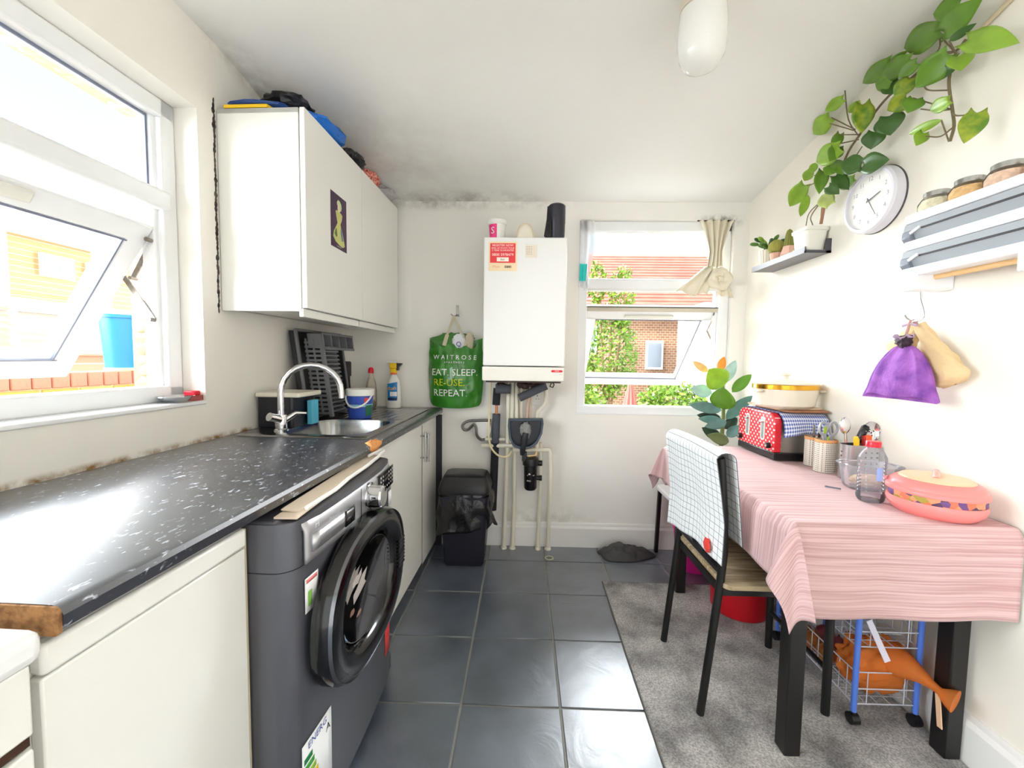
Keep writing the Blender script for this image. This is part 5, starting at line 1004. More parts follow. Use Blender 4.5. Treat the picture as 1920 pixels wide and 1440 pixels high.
POTHOS=[((1.235,1.282,2.198),(1.225,1.353,2.23),0.032,'m'),((1.24,1.329,2.155),(1.228,1.215,2.157),0.039,'m'),((1.25,1.357,2.183),(1.262,1.495,2.255),0.045,'m'),((1.226,1.245,2.071),(1.203,1.099,1.96),0.033,'l'),((1.235,1.304,2.112),(1.24,1.237,2.108),0.013,'d'),((1.265,1.541,2.215),(1.259,1.657,2.215),0.034,'m'),((1.258,1.533,2.213),(1.252,1.461,2.195),0.011,'m'),((1.251,1.453,2.155),(1.259,1.576,2.187),0.038,'m'),((1.25,1.422,2.131),(1.226,1.46,2.113),0.026,'m'),((1.246,1.315,2.081),(1.228,1.395,2.035),0.044,'m'),((1.252,1.29,2.031),(1.264,1.411,2.066),0.02,'d'),((1.255,1.293,2.062),(1.244,1.271,2.008),0.032,'l'),((1.237,1.512,2.137),(1.251,1.573,2.138),0.029,'m'),((1.26,1.547,2.153),(1.253,1.488,2.082),0.028,'d'),((1.254,1.446,2.099),(1.229,1.467,2.045),0.031,'v'),((1.254,1.454,2.042),(1.227,1.495,2.025),0.033,'v'),((1.241,1.408,2.011),(1.22,1.406,1.968),0.034,'m'),((1.243,1.725,2.242),(1.216,1.787,2.221),0.025,'l'),((1.26,1.662,2.159),(1.271,1.728,2.148),0.019,'l'),((1.23,1.606,2.112),(1.236,1.608,2.012),0.039,'v'),((1.264,1.822,2.187),(1.259,1.917,2.186),0.042,'l'),((1.25,1.512,2.018),(1.252,1.505,1.95),0.046,'d'),((1.245,1.562,1.991),(1.243,1.573,1.936),0.038,'d'),((1.239,1.724,2.014),(1.228,1.844,2.014),0.045,'l'),((1.248,1.742,2.03),(1.223,1.748,1.976),0.033,'m'),((1.252,1.742,2.079),(1.225,1.741,2.016),0.023,'m'),((1.259,1.633,1.91),(1.23,1.702,1.94),0.038,'d'),((1.252,1.615,1.9),(1.26,1.516,1.873),0.04,'d'),((1.259,1.79,1.989),(1.231,1.684,1.901),0.029,'m'),((1.261,1.891,2.036),(1.251,1.899,1.992),0.018,'l'),((1.254,1.905,2.009),(1.259,1.957,1.984),0.024,'l'),((1.258,1.952,1.966),(1.247,2.034,1.898),0.041,'l'),((1.236,1.886,1.896),(1.249,1.954,1.824),0.02,'l'),((1.259,1.838,1.979),(1.23,1.809,1.873),0.029,'m'),((1.229,1.745,1.948),(1.208,1.741,1.916),0.028,'m'),((1.241,1.737,1.915),(1.25,1.676,1.837),0.028,'d'),((1.237,1.769,1.885),(1.217,1.683,1.824),0.026,'d'),((1.26,1.667,1.872),(1.273,1.762,1.871),0.024,'m'),((1.25,1.772,1.814),(1.263,1.844,1.883),0.034,'p'),((1.254,1.329,1.902),(1.254,1.445,1.919),0.015,'l'),((1.255,1.386,1.895),(1.231,1.38,1.853),0.023,'l'),((1.245,1.219,1.861),(1.215,1.217,1.779),0.033,'v'),((1.237,1.293,1.937),(1.249,1.367,1.95),0.023,'l')]
STEMS=[[(1.27,1.845,1.762),(1.27,1.841,1.839),(1.27,1.811,1.891),(1.28,1.776,1.932),(1.285,1.735,2.007),(1.29,1.694,2.045),(1.29,1.635,2.088),(1.29,1.566,2.118),(1.29,1.476,2.124),(1.29,1.397,2.134),(1.29,1.338,2.108),(1.29,1.311,2.121)],
[(1.27,1.317,2.088),(1.27,1.332,2.02),(1.27,1.315,1.925),(1.27,1.306,1.871),(1.27,1.315,1.832)],
[(1.27,1.373,2.187),(1.27,1.371,2.136),(1.29,1.443,2.15)],
[(1.25,1.358,2.226),(1.26,1.365,2.181),(1.28,1.328,2.095)],
[(1.26,1.33,2.131),(1.28,1.328,2.095)],
[(1.25,1.726,2.236),(1.27,1.726,2.126),(1.28,1.681,2.038)],
[(1.25,1.792,2.17),(1.27,1.687,2.066)],
[(1.25,1.8,2.151),(1.27,1.696,2.068)],
[(1.27,1.414,2.057),(1.27,1.395,2.03),(1.27,1.335,1.992)],
[(1.27,1.448,2.038),(1.28,1.391,1.986),(1.28,1.33,1.934)],
[(1.28,1.325,1.931),(1.27,1.362,1.948),(1.27,1.417,1.985)],
[(1.27,1.314,1.915),(1.26,1.288,1.891),(1.25,1.224,1.861)],
[(1.25,1.371,1.876),(1.26,1.335,1.857),(1.27,1.31,1.869)],
[(1.25,1.325,1.899),(1.27,1.318,1.833)],
[(1.25,1.824,1.847),(1.25,1.895,1.822),(1.25,1.912,1.773)],
[(1.25,1.824,1.847),(1.25,1.882,1.803),(1.25,1.868,1.762)],
[(1.25,1.739,2.074),(1.27,1.669,2.038)],
[(1.25,1.727,2.035),(1.27,1.667,2.018)],
[(1.24,1.906,1.944),(1.25,1.883,1.942),(1.26,1.827,1.953)],
[(1.25,1.875,1.974),(1.26,1.808,1.966)],
[(1.26,1.635,1.977),(1.26,1.665,1.954)]]
CANE=[(1.25,1.802,1.825),(1.25,1.818,1.75)]
RUBBER=[((1.076,2.24,1.026),(0.985,2.21,1.123),0.065,'lime'),((1.072,2.22,0.906),(1.04,2.17,1.028),0.065,'green'),((1.074,2.295,1.106),(1.114,2.32,1.191),0.022,'orange'),((1.006,2.27,1.106),(0.921,2.27,1.162),0.02,'peach'),((1.108,2.295,1.046),(1.176,2.32,1.173),0.029,'pale'),((1.139,2.27,0.997),(1.239,2.27,1.098),0.03,'green'),((1.037,2.28,0.988),(0.923,2.29,1.014),0.036,'pale'),((1.078,2.245,0.9),(0.891,2.22,0.93),0.03,'blue'),((1.086,2.27,0.852),(0.956,2.27,0.869),0.026,'dark'),((1.099,2.23,0.839),(0.967,2.19,0.818),0.028,'blue'),((1.088,2.26,0.84),(0.956,2.25,0.852),0.024,'blue'),((1.116,2.28,0.847),(1.262,2.29,0.982),0.033,'blue'),((1.112,2.25,0.756),(1.175,2.23,0.821),0.029,'blue'),((1.091,2.27,0.739),(0.986,2.27,0.8),0.03,'dark'),((1.117,2.23,0.731),(0.983,2.19,0.773),0.032,'olive'),((1.032,2.285,0.936),(0.91,2.3,0.928),0.01,'green'),((1.115,2.285,0.792),(1.189,2.3,0.856),0.029,'dark')]
RSTEM=[(1.104,2.28,0.701),(1.1,2.28,0.766),(1.103,2.28,0.857),(1.099,2.28,0.947),(1.092,2.28,1.03),(1.093,2.28,1.088)]

rp = thing('rubber_plant', 'rubber plant with lime, blue green and orange leaves by the window', 'plant', (1.10, 2.29, .415))
part(rp, 'pot', MB().lathe([(0, .416), (.075, .416), (.098, .62), (.102, .64), (.102, .665), (.094, .665), (.09, .63), (0, .63)], (1.10, 2.29, 0), 30), black_p); part(rp, 'stem', MB().tube([(1.10, 2.29, .62)]+RSTEM[1:], [.012, .011, .010, .009, .008, .006], 10), mat('plant_stem_olive', (120, 128, 70), .6))
for i, (b_, t_, hw, k) in enumerate(RUBBER): part(rp, 'leaf', leaf_mesh(b_, t_, hw, 0, .16, .10, i), leaf_mat(k), ang=70, solid=.0012, label={'orange': 'new orange leaf', 'lime': 'bright lime leaf'}.get(k))
# ------------------------------------------------------------------ on the table
zt = ZT_+.0065
ts = thing('toaster', 'red polka dot four slice toaster with steel sides on the table', 'toaster', (1.2, 1.94, zt))
dots = mat('red_polka_enamel', (226, 40, 56), .25, coat=.3); t, b, l = nodes_of(dots); g = N(t, 'ShaderNodeNewGeometry'); mp = N(t, 'ShaderNodeMapping'); mp.inputs['Rotation'].default_value = (radians(45), 0, 0); mp.inputs['Scale'].default_value = (0, 52, 52); vo = N(t, 'ShaderNodeTexVoronoi', feature='F1'); vo.inputs['Randomness'].default_value = 0; vo.inputs['Scale'].default_value = 1; lt = N(t, 'ShaderNodeMath', operation='LESS_THAN'); lt.inputs[1].default_value = .24
x = N(t, 'ShaderNodeMix', data_type='RGBA'); x.inputs['A'].default_value = rgb(226, 40, 56); x.inputs['B'].default_value = rgb(250, 232, 226); l(g.outputs['Position'], mp.inputs[0]); l(mp.outputs[0], vo.inputs['Vector']); l(vo.outputs['Distance'], lt.inputs[0]); l(lt.outputs[0], x.inputs['Factor']); l(x.outputs['Result'], b.inputs['Base Color'])
ty0, ty1 = 1.79, 2.085
part(ts, 'base', MB().box(1.088, 1.305, ty0-.004, ty1+.004, zt+.004, zt+.036), black_p, bevel=.004); q_ = MB()
def tprof(y0, y1, z0, z1, r_=.045): return [p for p in rrect(y0, y1, z0-r_, z1, r_, 6) if p[1] > z0-1e-6] + [(y1, z0), (y0, z0)] if False else [(y1, z0)]+[(y1-r_+r_*cos(a), z1-r_+r_*sin(a)) for a in [pi/2*k/6 for k in range(7)]]+[(y0+r_-r_*sin(a), z1-r_+r_*cos(a)) for a in [pi/2*k/6 for k in range(7)]]+[(y0, z0)]
part(ts, 'front_panel', MB().prism(tprof(ty0, ty1, zt+.036, zt+.205), 'x', 1.086, 1.118), dots, bevel=.004)
perf = mat('perforated_steel', (170, 168, 166), .28, .9); t, b, l = nodes_of(perf); g = N(t, 'ShaderNodeNewGeometry'); mp = N(t, 'ShaderNodeMapping'); mp.inputs['Scale'].default_value = (95, 95, 62); vo = N(t, 'ShaderNodeTexVoronoi', feature='F1'); vo.inputs['Randomness'].default_value = .0; vo.inputs['Scale'].default_value = 1; lt = N(t, 'ShaderNodeMath', operation='LESS_THAN'); lt.inputs[1].default_value = .27; x = N(t, 'ShaderNodeMix', data_type='RGBA'); x.inputs['A'].default_value = rgb(170, 168, 166); x.inputs['B'].default_value = rgb(40, 36, 36); l(g.outputs['Position'], mp.inputs[0]); l(mp.outputs[0], vo.inputs['Vector']); l(vo.outputs['Distance'], lt.inputs[0]); l(lt.outputs[0], x.inputs['Factor']); l(x.outputs['Result'], b.inputs['Base Color'])
part(ts, 'side_casing', MB().prism(tprof(ty0+.004, ty1-.004, zt+.036, zt+.200), 'x', 1.118, 1.296), perf)
for yc in (1.875, 2.0):
    f = part(ts, 'lever_slot', MB().prism([(yc+a, z) for a, z in rrect(-.016, .016, zt+.075, zt+.182, .0155)], 'x', 1.0835, 1.0865), mat('ivory_trim', (240, 236, 226), .35)); part(f, 'slot', MB().prism([(yc+a, z) for a, z in rrect(-.009, .009, zt+.083, zt+.174, .0085)], 'x', 1.0825, 1.0836), mat('slot_grey', (150, 158, 158), .3, .7)); part(f, 'lever', MB().box(1.070, 1.083, yc-.013, yc+.013, zt+.155, zt+.163), steel, bevel=.002)
for yc in (1.822, 2.055):
    k_ = part(ts, 'knob', MB().lathe([(.013, 1.0865), (.0125, 1.072), (.010, 1.069), (0, 1.069)], (0, yc, zt+.062), 18, axis='x'), black_p); part(k_, 'knob_face', MB().lathe([(.0095, 1.0692), (.0, 1.0685)], (0, yc, zt+.062), 16, axis='x'), chrome)
ging = line_mat('blue_gingham', (236, 240, 250), (70, 92, 176), .5, .5, 20, 17, True)
def tt(u, v):
    x = 1.112+.19*u; pr = [(0, ty0-.012, zt+.118), (.28, ty0-.010, zt+.185), (.36, ty0+.018, zt+.208), (.62, (ty0+ty1)/2, zt+.2085), (.88, ty1-.018, zt+.208), (.94, ty1+.010, zt+.185), (1, ty1+.012, zt+.13)]
    for (a, y0_, z0_), (c, y1_, z1_) in zip(pr, pr[1:]):
        if v <= c+1e-9: k = (v-a)/(c-a); y = y0_+(y1_-y0_)*k; z = z0_+(z1_-z0_)*k; break
    e = max(0, .3-v)/.3; return (x+.012*e*sin(v*8), y-.010*e*(1+sin(u*8)), z+.010*e*sin(u*3.2)-.012*e*(1-u))
tl = solo('gingham_towel', 'blue and white gingham tea towel spread over the red toaster', 'towel', MB().grid(tt, 26, 40), ging, (1.2, 1.94, zt+.2), ang=70, solid=.0022)
zb_ = zt+.2125
def board(lbl, q, c): return solo('chopping_board', lbl, 'board', q, mat('board_wood_%d' % c[0], c, .5, var=(20, tuple(int(k*.8) for k in c), .7)), (1.19, 1.9, zb_), bevel=.002)
board('thin brown wooden board directly on the gingham towel', MB().prism(rrect(1.125, 1.312, 1.775, 2.03, .02), 'z', zb_, zb_+.009), (170, 116, 80)); board('pale wooden board just under the cream casserole pot', MB().prism(rrect(1.10, 1.305, 1.80, 2.06, .03), 'z', zb_+.0095, zb_+.017), (222, 196, 166))
zp = zb_+.0175; PC = (1.178, 1.88); pt_ = thing('casserole_pot', 'oval cream casserole pot with gold rim on the boards', 'pot', (*PC, zp)); cream = mat('cream_enamel', (236, 228, 208), .25, coat=.3); gold = mat('gold_rim', (226, 170, 60), .18, 1)
def ov(pr, n=44): return MB().lathe(pr, (*PC, 0), n, 1, .86)
part(pt_, 'body', ov([(0, zp), (.110, zp), (.120, zp+.008), (.127, zp+.05), (.130, zp+.078), (0, zp+.078)]), cream); part(pt_, 'gold_band', ov([(.1305, zp+.078), (.134, zp+.080), (.134, zp+.098), (.130, zp+.10), (0, zp+.10)]), gold)
part(pt_, 'lid', ov([(.131, zp+.1005), (.129, zp+.107), (.10, zp+.119), (.05, zp+.124), (0, zp+.125)]), cream); part(pt_, 'lid_knob', MB().lathe([(.013, zp+.124), (.012, zp+.134), (.022, zp+.140), (.022, zp+.147), (.018, zp+.150), (0, zp+.150)], (*PC, 0), 20), cream)
for s_ in (-1, 1): part(pt_, 'handle', MB().prism([(PC[0]+s_*(.122+a), PC[1]-.02+y) for a, y in rrect(0, .028, -.035, .035, .012)], 'z', zp+.066, zp+.076), cream, bevel=.003)
mesh_m = mat('cream_perforated_metal', (232, 226, 212), .5); t, b, l = nodes_of(mesh_m); g = N(t, 'ShaderNodeTexCoord'); mp = N(t, 'ShaderNodeMapping'); mp.inputs['Scale'].default_value = (170, 170, 130); br = N(t, 'ShaderNodeTexVoronoi'); br.inputs['Randomness'].default_value = .0; br.inputs['Scale'].default_value = 1; lt = N(t, 'ShaderNodeMath', operation='LESS_THAN'); lt.inputs[1].default_value = .3; x = N(t, 'ShaderNodeMix', data_type='RGBA'); x.inputs['A'].default_value = rgb(232, 226, 212); x.inputs['B'].default_value = rgb(104, 102, 92); l(g.outputs['Object'], mp.inputs[0]); l(mp.outputs[0], br.inputs['Vector']); l(br.outputs['Distance'], lt.inputs[0]); l(lt.outputs[0], x.inputs['Factor']); l(x.outputs['Result'], b.inputs['Base Color'])
def caddy(lbl, c, a, b_, h_):
    e = thing('cutlery_caddy', lbl, 'caddy', (*c, zt), local=True); O = rrect(-a, a, -b_, b_, min(a, b_)*.8); I = rrect(-a+.003, a-.003, -b_+.003, b_-.003, min(a, b_)*.8-.003)
    def lp(P, z): return [(x, y, z) for x, y in P]
    part(e, 'body', loft([lp(O, .001), lp(O, h_), lp(I, h_), lp(I, .004)]), mesh_m, ang=50); part(e, 'orange_rim', loft([lp(O, h_-.008), lp([(x*1.03, y*1.03) for x, y in O], h_-.006), lp([(x*1.03, y*1.03) for x, y in O], h_+.003), lp(I, h_+.003)], False), mat('peach_rim', (238, 170, 110), .45)); return e
caddy('cream perforated cutlery caddy against the side of the toaster', (1.215, 1.728), .034, .028, .118); caddy('cream perforated cutlery caddy holding the scissors', (1.192, 1.632), .036, .03, .125)
sh = thing('utensil_holder', 'stainless steel utensil holder with punched holes on the table', 'holder', (1.248, 1.542, zt), local=True); O = rrect(-.064, .060, -.03, .03, .026); I = rrect(-.061, .057, -.027, .027, .023); lp = lambda P, z: [(x, y, z) for x, y in P]
part(sh, 'body', loft([lp(O, .001), lp(O, .128), lp(I, .128), lp(I, .004)]), mat('satin_steel', (186, 184, 184), .3, .95), ang=50); q_ = MB()
for z in (.045, .062, .085, .102):
    for x in (-.02, .0, .02, .04): q_.lathe([(0, -.0308), (.0034, -.0308), (.0034, -.0302), (0, -.0302)], (x, 0, z), 8, axis='y')
for z in (.03, .05, .085, .10): q_.lathe([(0, -.0648), (.0034, -.0648), (.0034, -.064), (0, -.064)], (0, -.0, z), 8, axis='x')
part(sh, 'punched_holes', q_, black_p, stuff=True)
# utensils, each one a thing
sc = thing('scissors', 'grey handled kitchen scissors with green inlays in the front caddy', 'scissors', (1.19, 1.63, zt+.1)); gr_h = mat('grey_scissor_handle', (170, 172, 176), .4)
for s_, nm in ((-1, 'handle'), (1, 'handle')):
    cxx = 1.192+s_*.019; q_ = MB().lathe([(.0125, -.004), (.018, -.004), (.018, .004), (.0125, .004)], (cxx, 1.625, zt+.172), 20, 1, 1.6, close=True, axis='y'); q_.bar((cxx-s_*.004, 1.625, zt+.146), (1.192+s_*.004, 1.627, zt+.10), .014, .007, (0, 1, 0)); part(sc, nm, q_, gr_h)
part(sc, 'inlay', MB().blob((1.176, 1.6195, zt+.166), (.006, .002, .014), 0), mat('lime_inlay', (170, 200, 40), .4)); part(sc, 'inlay', MB().blob((1.190, 1.6205, zt+.128), (.004, .002, .014), 0), mat('lime_inlay', (170, 200, 40), .4)); part(sc, 'blades', MB().bar((1.192, 1.627, zt+.11), (1.192, 1.630, zt+.012), .02, .004, (0, 1, 0)), steel)
def utensil(name, lbl, cat, pts): 
    e = thing(name, lbl, cat, pts); return e
sp1 = thing('serving_spoon', 'large shiny steel spoon standing bowl up in the holder', 'spoon', (1.215, 1.545, zt+.01)); part(sp1, 'bowl', MB().blob((1.197, 1.55, zt+.196), (.021, .006, .032), 0, 1, 18, 12), chrome); part(sp1, 'handle', MB().tube([(1.199, 1.55, zt+.168), (1.215, 1.546, zt+.02)], [.004, .005], 8), chrome)
kf = thing('knife', 'kitchen knife with black riveted handle standing in the holder', 'knife', (1.25, 1.545, zt+.01)); part(kf, 'handle', MB().tube([(1.247, 1.55, zt+.135), (1.258, 1.548, zt+.165), (1.268, 1.546, zt+.19), (1.272, 1.545, zt+.197)], [.011, .0125, .013, .009], 12), black_p); part(kf, 'blade', MB().bar((1.247, 1.55, zt+.14), (1.235, 1.55, zt+.008), .018, .002, (0, 1, 0)), steel)
q_ = MB()
for p in ((1.251, 1.5375, zt+.150), (1.262, 1.5345, zt+.178)): q_.blob(p, (.0028, .0015, .0028), 0, 1, 8, 6)
part(kf, 'rivet', q_, steel, stuff=True)
yk = thing('peeler', 'yellow handled utensil leaning in the steel holder', 'peeler', (1.228, 1.535, zt+.01)); part(yk, 'handle', MB().tube([(1.226, 1.525, zt+.105), (1.218, 1.522, zt+.15), (1.216, 1.521, zt+.160)], [.008, .0095, .006], 10), mat('yellow_handle', (250, 200, 30), .4)); part(yk, 'shaft', MB().tube([(1.226, 1.525, zt+.108), (1.232, 1.54, zt+.008)], .004, 8), steel)
ok = thing('spatula', 'orange handled utensil standing upright in the steel holder', 'spatula', (1.265, 1.535, zt+.01)); part(ok, 'handle', MB().box(1.2535, 1.2775, 1.522, 1.536, zt+.115, zt+.165), mat('orange_handle', (246, 96, 40), .4), bevel=.006); part(ok, 'side_grip', MB().box(1.247, 1.2535, 1.523, 1.535, zt+.118, zt+.162), mat('dark_red_handle', (176, 24, 24), .4), bevel=.002); part(ok, 'shaft', MB().bar((1.262, 1.529, zt+.12), (1.262, 1.535, zt+.008), .01, .003), steel)
sm = thing('skimmer', 'round steel ladle with pierced bowl at the right of the holder', 'ladle', (1.285, 1.545, zt+.01)); part(sm, 'bowl', MB().lathe([(0, .006), (.02, .004), (.032, -.004), (.034, -.006), (.032, -.002), (.02, .006), (0, .008)], (1.284, 1.545, zt+.175), 26, 1, 1.15, axis='y'), chrome); part(sm, 'handle', MB().tube([(1.283, 1.55, zt+.142), (1.278, 1.548, zt+.01)], .0045, 8), chrome); q_ = MB()
for dx, dz in ((0, 0), (.008, .006), (-.008, .004), (.002, -.01)): q_.blob((1.284+dx, 1.5385, zt+.172+dz), (.003, .002, .003), 0, 1, 8, 6)
part(sm, 'holes', q_, black_p, stuff=True)
for k, (nm, lbl, p, q2, mm_) in enumerate((('fork', 'steel fork leaning out of the caddy next to the toaster', (1.208, 1.728, zt+.17), (1.22, 1.73, zt+.01), steel), ('table_knife', 'dark handled table knife in the caddy next to the toaster', (1.232, 1.722, zt+.165), (1.22, 1.728, zt+.01), dark_p))):
    solo(nm, lbl, nm.split('_')[-1], MB().bar(p, q2, .010, .004, (0, 1, 0)), mm_, q2, bevel=.001)
tubm = thin_glass('clear_tub_plastic', (.95, .95, .97), .03, .18, .14, (240, 240, 245))
fb_ = thing('food_tub', 'clear plastic food tub with leftovers behind the water bottle', 'tub', (1.19, 1.42, zt)); q_ = MB().lathe([(0, zt+.001), (.062, zt+.001), (.066, zt+.006), (.078, zt+.078), (.086, zt+.080), (.086, zt+.083), (.076, zt+.083), (.063, zt+.008), (0, zt+.004)], (1.19, 1.425, 0), 36, 1.05, .8, 3)
part(fb_, 'body', q_, tubm); part(fb_, 'leftovers', MB().blob((1.19, 1.425, zt+.025), (.055, .042, .02), .2, 4, 18, 10, 31), mat('tan_food', (222, 190, 140), .8, var=(60, (190, 150, 100), .8)))
bo = thing('water_bottle', 'clear ribbed plastic bottle with red cap on the table', 'bottle', (1.086, 1.29, zt)); bpr = [(0, zt+.001), (.030, zt+.001), (.035, zt+.008)]
for k in range(9): z = zt+.02+k*.0115; bpr += [(.0365, z), (.0345, z+.0058)]
bpr += [(.0365, zt+.125), (.035, zt+.14), (.026, zt+.158), (.016, zt+.168), (.0155, zt+.176), (0, zt+.176)]
part(bo, 'body', MB().lathe(bpr, (1.086, 1.29, 0), 30), thin_glass('bottle_plastic', (.96, .97, .99), .03, .2, .10, (236, 238, 246))); part(bo, 'water', MB().lathe([(0, zt+.004), (.032, zt+.004), (.0335, zt+.010), (.0335, zt+.032), (0, zt+.032)], (1.086, 1.29, 0), 26), thin_glass('water', (.82, .80, .82), .0, .3)); part(bo, 'cap', MB().lathe([(.0195, zt+.170), (.0195, zt+.184), (.018, zt+.187), (0, zt+.187)], (1.086, 1.29, 0), 24), mat('red_plastic', (226, 24, 50), .3))
part(bo, 'label', band(1.086, 1.29, lambda z: .0372, zt+.072, zt+.112, -1.95, -1.55, 6), mat('blue_print', (150, 176, 236), .4)); part(bo, 'label', band(1.086, 1.29, lambda z: .0372, zt+.08, zt+.09, -1.4, -.6, 8), mat('rose_print', (240, 176, 186), .4))
hp = thing('insulated_casserole', 'pink lidded serving dish with floral band at the table corner', 'dish', (1.192, 1.200, zt)); pk = mat('coral_pink_plastic', (244, 140, 136), .32, sub=.05); HPc = (1.192, 1.200, 0)
part(hp, 'body', MB().lathe([(0, zt), (0.08568, zt), (0.09027, zt+.004), (0.1025, zt+.018), (0.1063, zt+.032), (0.104, zt+.042), (0, zt+.042)], HPc, 52), pk)
fl_m = mat('floral_band', (226, 150, 110), .5); t, b, l = nodes_of(fl_m); g = N(t, 'ShaderNodeNewGeometry'); n1 = N(t, 'ShaderNodeTexVoronoi'); n1.inputs['Scale'].default_value = 55; r = N(t, 'ShaderNodeValToRGB'); r.color_ramp.interpolation = 'CONSTANT'; E_ = r.color_ramp.elements; E_[0].color = rgb(226, 120, 90); E_[1].position = .3; E_[1].color = rgb(110, 70, 130)
for ps, c in ((.45, (170, 150, 60)), (.62, (232, 150, 110)), (.8, (90, 60, 90))): e = E_.new(ps); e.color = rgb(*c)
sx_ = N(t, 'ShaderNodeSeparateColor'); l(g.outputs['Position'], n1.inputs['Vector']); l(n1.outputs['Color'], sx_.inputs[0]); l(sx_.outputs[0], r.inputs[0]); l(r.outputs[0], b.inputs['Base Color'])
part(hp, 'floral_band', MB().lathe([(0.1017, zt+.041), (0.1029, zt+.043), (0.1029, zt+.062), (0.1017, zt+.064)], HPc, 52), fl_m)
part(hp, 'lid', MB().lathe([(0.09945, zt+.060), (0.1079, zt+.062), (0.1086, zt+.068), (0.1056, zt+.074), (0.1025, zt+.076), (0.101, zt+.084), (0.09333, zt+.092), (0.09027, zt+.093), (0.08415, zt+.098), (0, zt+.100)], HPc, 52), pk); part(hp, 'lid_top', MB().lathe([(0.08032, zt+.0985), (0.0765, zt+.103), (0.0459, zt+.106), (0, zt+.1065)], HPc, 48), mat('peach_plastic', (248, 200, 160), .35)); part(hp, 'lid_handle', MB().tube([(1.172, 1.18, zt+.104), (1.182, 1.19, zt+.115), (1.202, 1.21, zt+.115), (1.212, 1.22, zt+.104)], .008, 10), mat('clear_pink', (246, 170, 160), .15))
solo('pen', 'thin grey pen lying on the pink tablecloth before the tub', 'pen', MB().tube([(1.075, 1.392, zt+.004), (1.042, 1.42, zt+.004)], .0028, 8), mat('grey_pen', (120, 126, 140), .4), (1.06, 1.4, zt))

# ------------------------------------------------------------------ right wall
shf = thing('wall_shelf', 'narrow dark metal wall shelf holding cacti and the pothos', 'shelf', (XR, 2.06, 1.64)); dk = mat('shelf_grey_metal', (74, 72, 82), .5)
part(shf, 'board', MB().box(1.212, XR, 1.85, 2.262, 1.640, 1.652), mat('shelf_pale_underside', (124, 122, 126), .5), smooth=False); part(shf, 'lip', MB().box(1.208, 1.212, 1.85, 2.262, 1.638, 1.664), mat('shelf_pale_underside', (124, 122, 126), .5), smooth=False)
q_ = MB().box(1.208, XR, 1.846, 1.850, 1.638, 1.648).box(1.208, 1.214, 1.846, 1.850, 1.638, 1.664).box(1.298, XR, 1.846, 1.850, 1.638, 1.70); part(shf, 'end_plate', q_, dk, smooth=False)
zs = 1.6525
pp_ = thing('pothos', 'trailing pothos in a white square pot climbing the right wall', 'plant', (1.266, 1.905, zs)); part(pp_, 'pot', loft([[(1.266+x, 1.907+y, zs+z) for x, y in rrect(-a, a, -a*1.1, a*1.1, .012)] for a, z in ((.038, 0), (.046, .085), (.050, .088), (.051, .10), (.047, .10), (.044, .085))]), mat('cream_white_ceramic', (240, 238, 226), .35)); part(pp_, 'soil', MB().box(1.225, 1.307, 1.865, 1.949, zs+.084, zs+.088), mat('soil', (70, 52, 40), .95))
stm = mat('pothos_stem', (122, 108, 78), .7); q_ = MB()
for i, s_ in enumerate(STEMS): q_.tube(smooth(s_, 4), .0042 if i < 2 else .0022, 6)
part(pp_, 'stems', q_, stm, stuff=True); part(pp_, 'cane', MB().tube([CANE[0], (CANE[1][0], CANE[1][1], CANE[1][2])], .006, 8), mat('bamboo_brown', (160, 110, 84), .6))
def under(p): return (p[0], p[1], min(p[2], (2.255 if p[1] < 1.6 else 2.255-(p[1]-1.6)*.18)-.03))
for i, (b_, t_, hw, k) in enumerate((under(a), under(c), d, e) for a, c, d, e in POTHOS): part(pp_, 'leaf', leaf_mesh(b_, t_, hw*.92, 1 if hw > .02 else 0, .2, .14, 100+i), leaf_mat(k), ang=70, solid=.0008)
cdp = solo('cord', 'beige cord running up the right wall beside the pothos', 'cord', MB().tube([(XR-.008, 1.36, 2.07), (XR-.008, 1.285, 2.137), (XR-.008, 1.222, 2.158), (XR-.008, 1.12, 2.20)], .0065, 8), mat('beige_cord', (214, 196, 164), .7), (XR-.008, 1.285, 2.13))
hcp = thing('christmas_cactus', 'green jointed cactus in a white ribbed pot at the shelf end', 'plant', (1.262, 2.205, zs))
def ribbed(c, r0, r1, h_, n=36, rb=.06):
    def f(u, v): a = 2*pi*u; r_ = (r0+(r1-r0)*v)*(1+rb*cos(18*a)); return (c[0]+r_*cos(a), c[1]+r_*sin(a), zs+h_*v)
    return MB().grid(f, 72, 3, True)
part(hcp, 'pot', ribbed((1.262, 2.205), .036, .046, .085), mat('ivory_ceramic', (236, 228, 208), .5), ang=80); part(hcp, 'soil', MB().lathe([(0, zs+.08), (.044, zs+.08)], (1.262, 2.205, 0), 24), mat('soil', (70, 52, 40), .95)); rnd = random.Random(5); cg = [mat('cactus_green', (86, 128, 50), .5), mat('cactus_dark', (46, 84, 50), .5), mat('cactus_light', (140, 168, 56), .5)]
for k in range(11):
    a = -pi/2+(k-5)*.42+rnd.uniform(-.15, .15); el = rnd.uniform(.25, 1.1); p = Vector((1.262, 2.205, zs+.08)); d_ = Vector((cos(a)*cos(el)*.75-.15, sin(a)*cos(el), sin(el)))
    q_ = MB()
    for j in range(3): q2_ = p+d_*.034; q_.blob((p+q2_)/2, (.010, .010, .010), 0, 1, 8, 6, 0, fn=lambda v, n_, d_=d_: v+d_*(n_.dot(d_)*.0125)); p = q2_; d_ = (d_+Vector((0, 0, -.38))).normalized()
    for v_ in q_.v: v_.x = min(v_.x, XR-.004)
    part(hcp, 'stem', q_, cg[k % 3], ang=80)
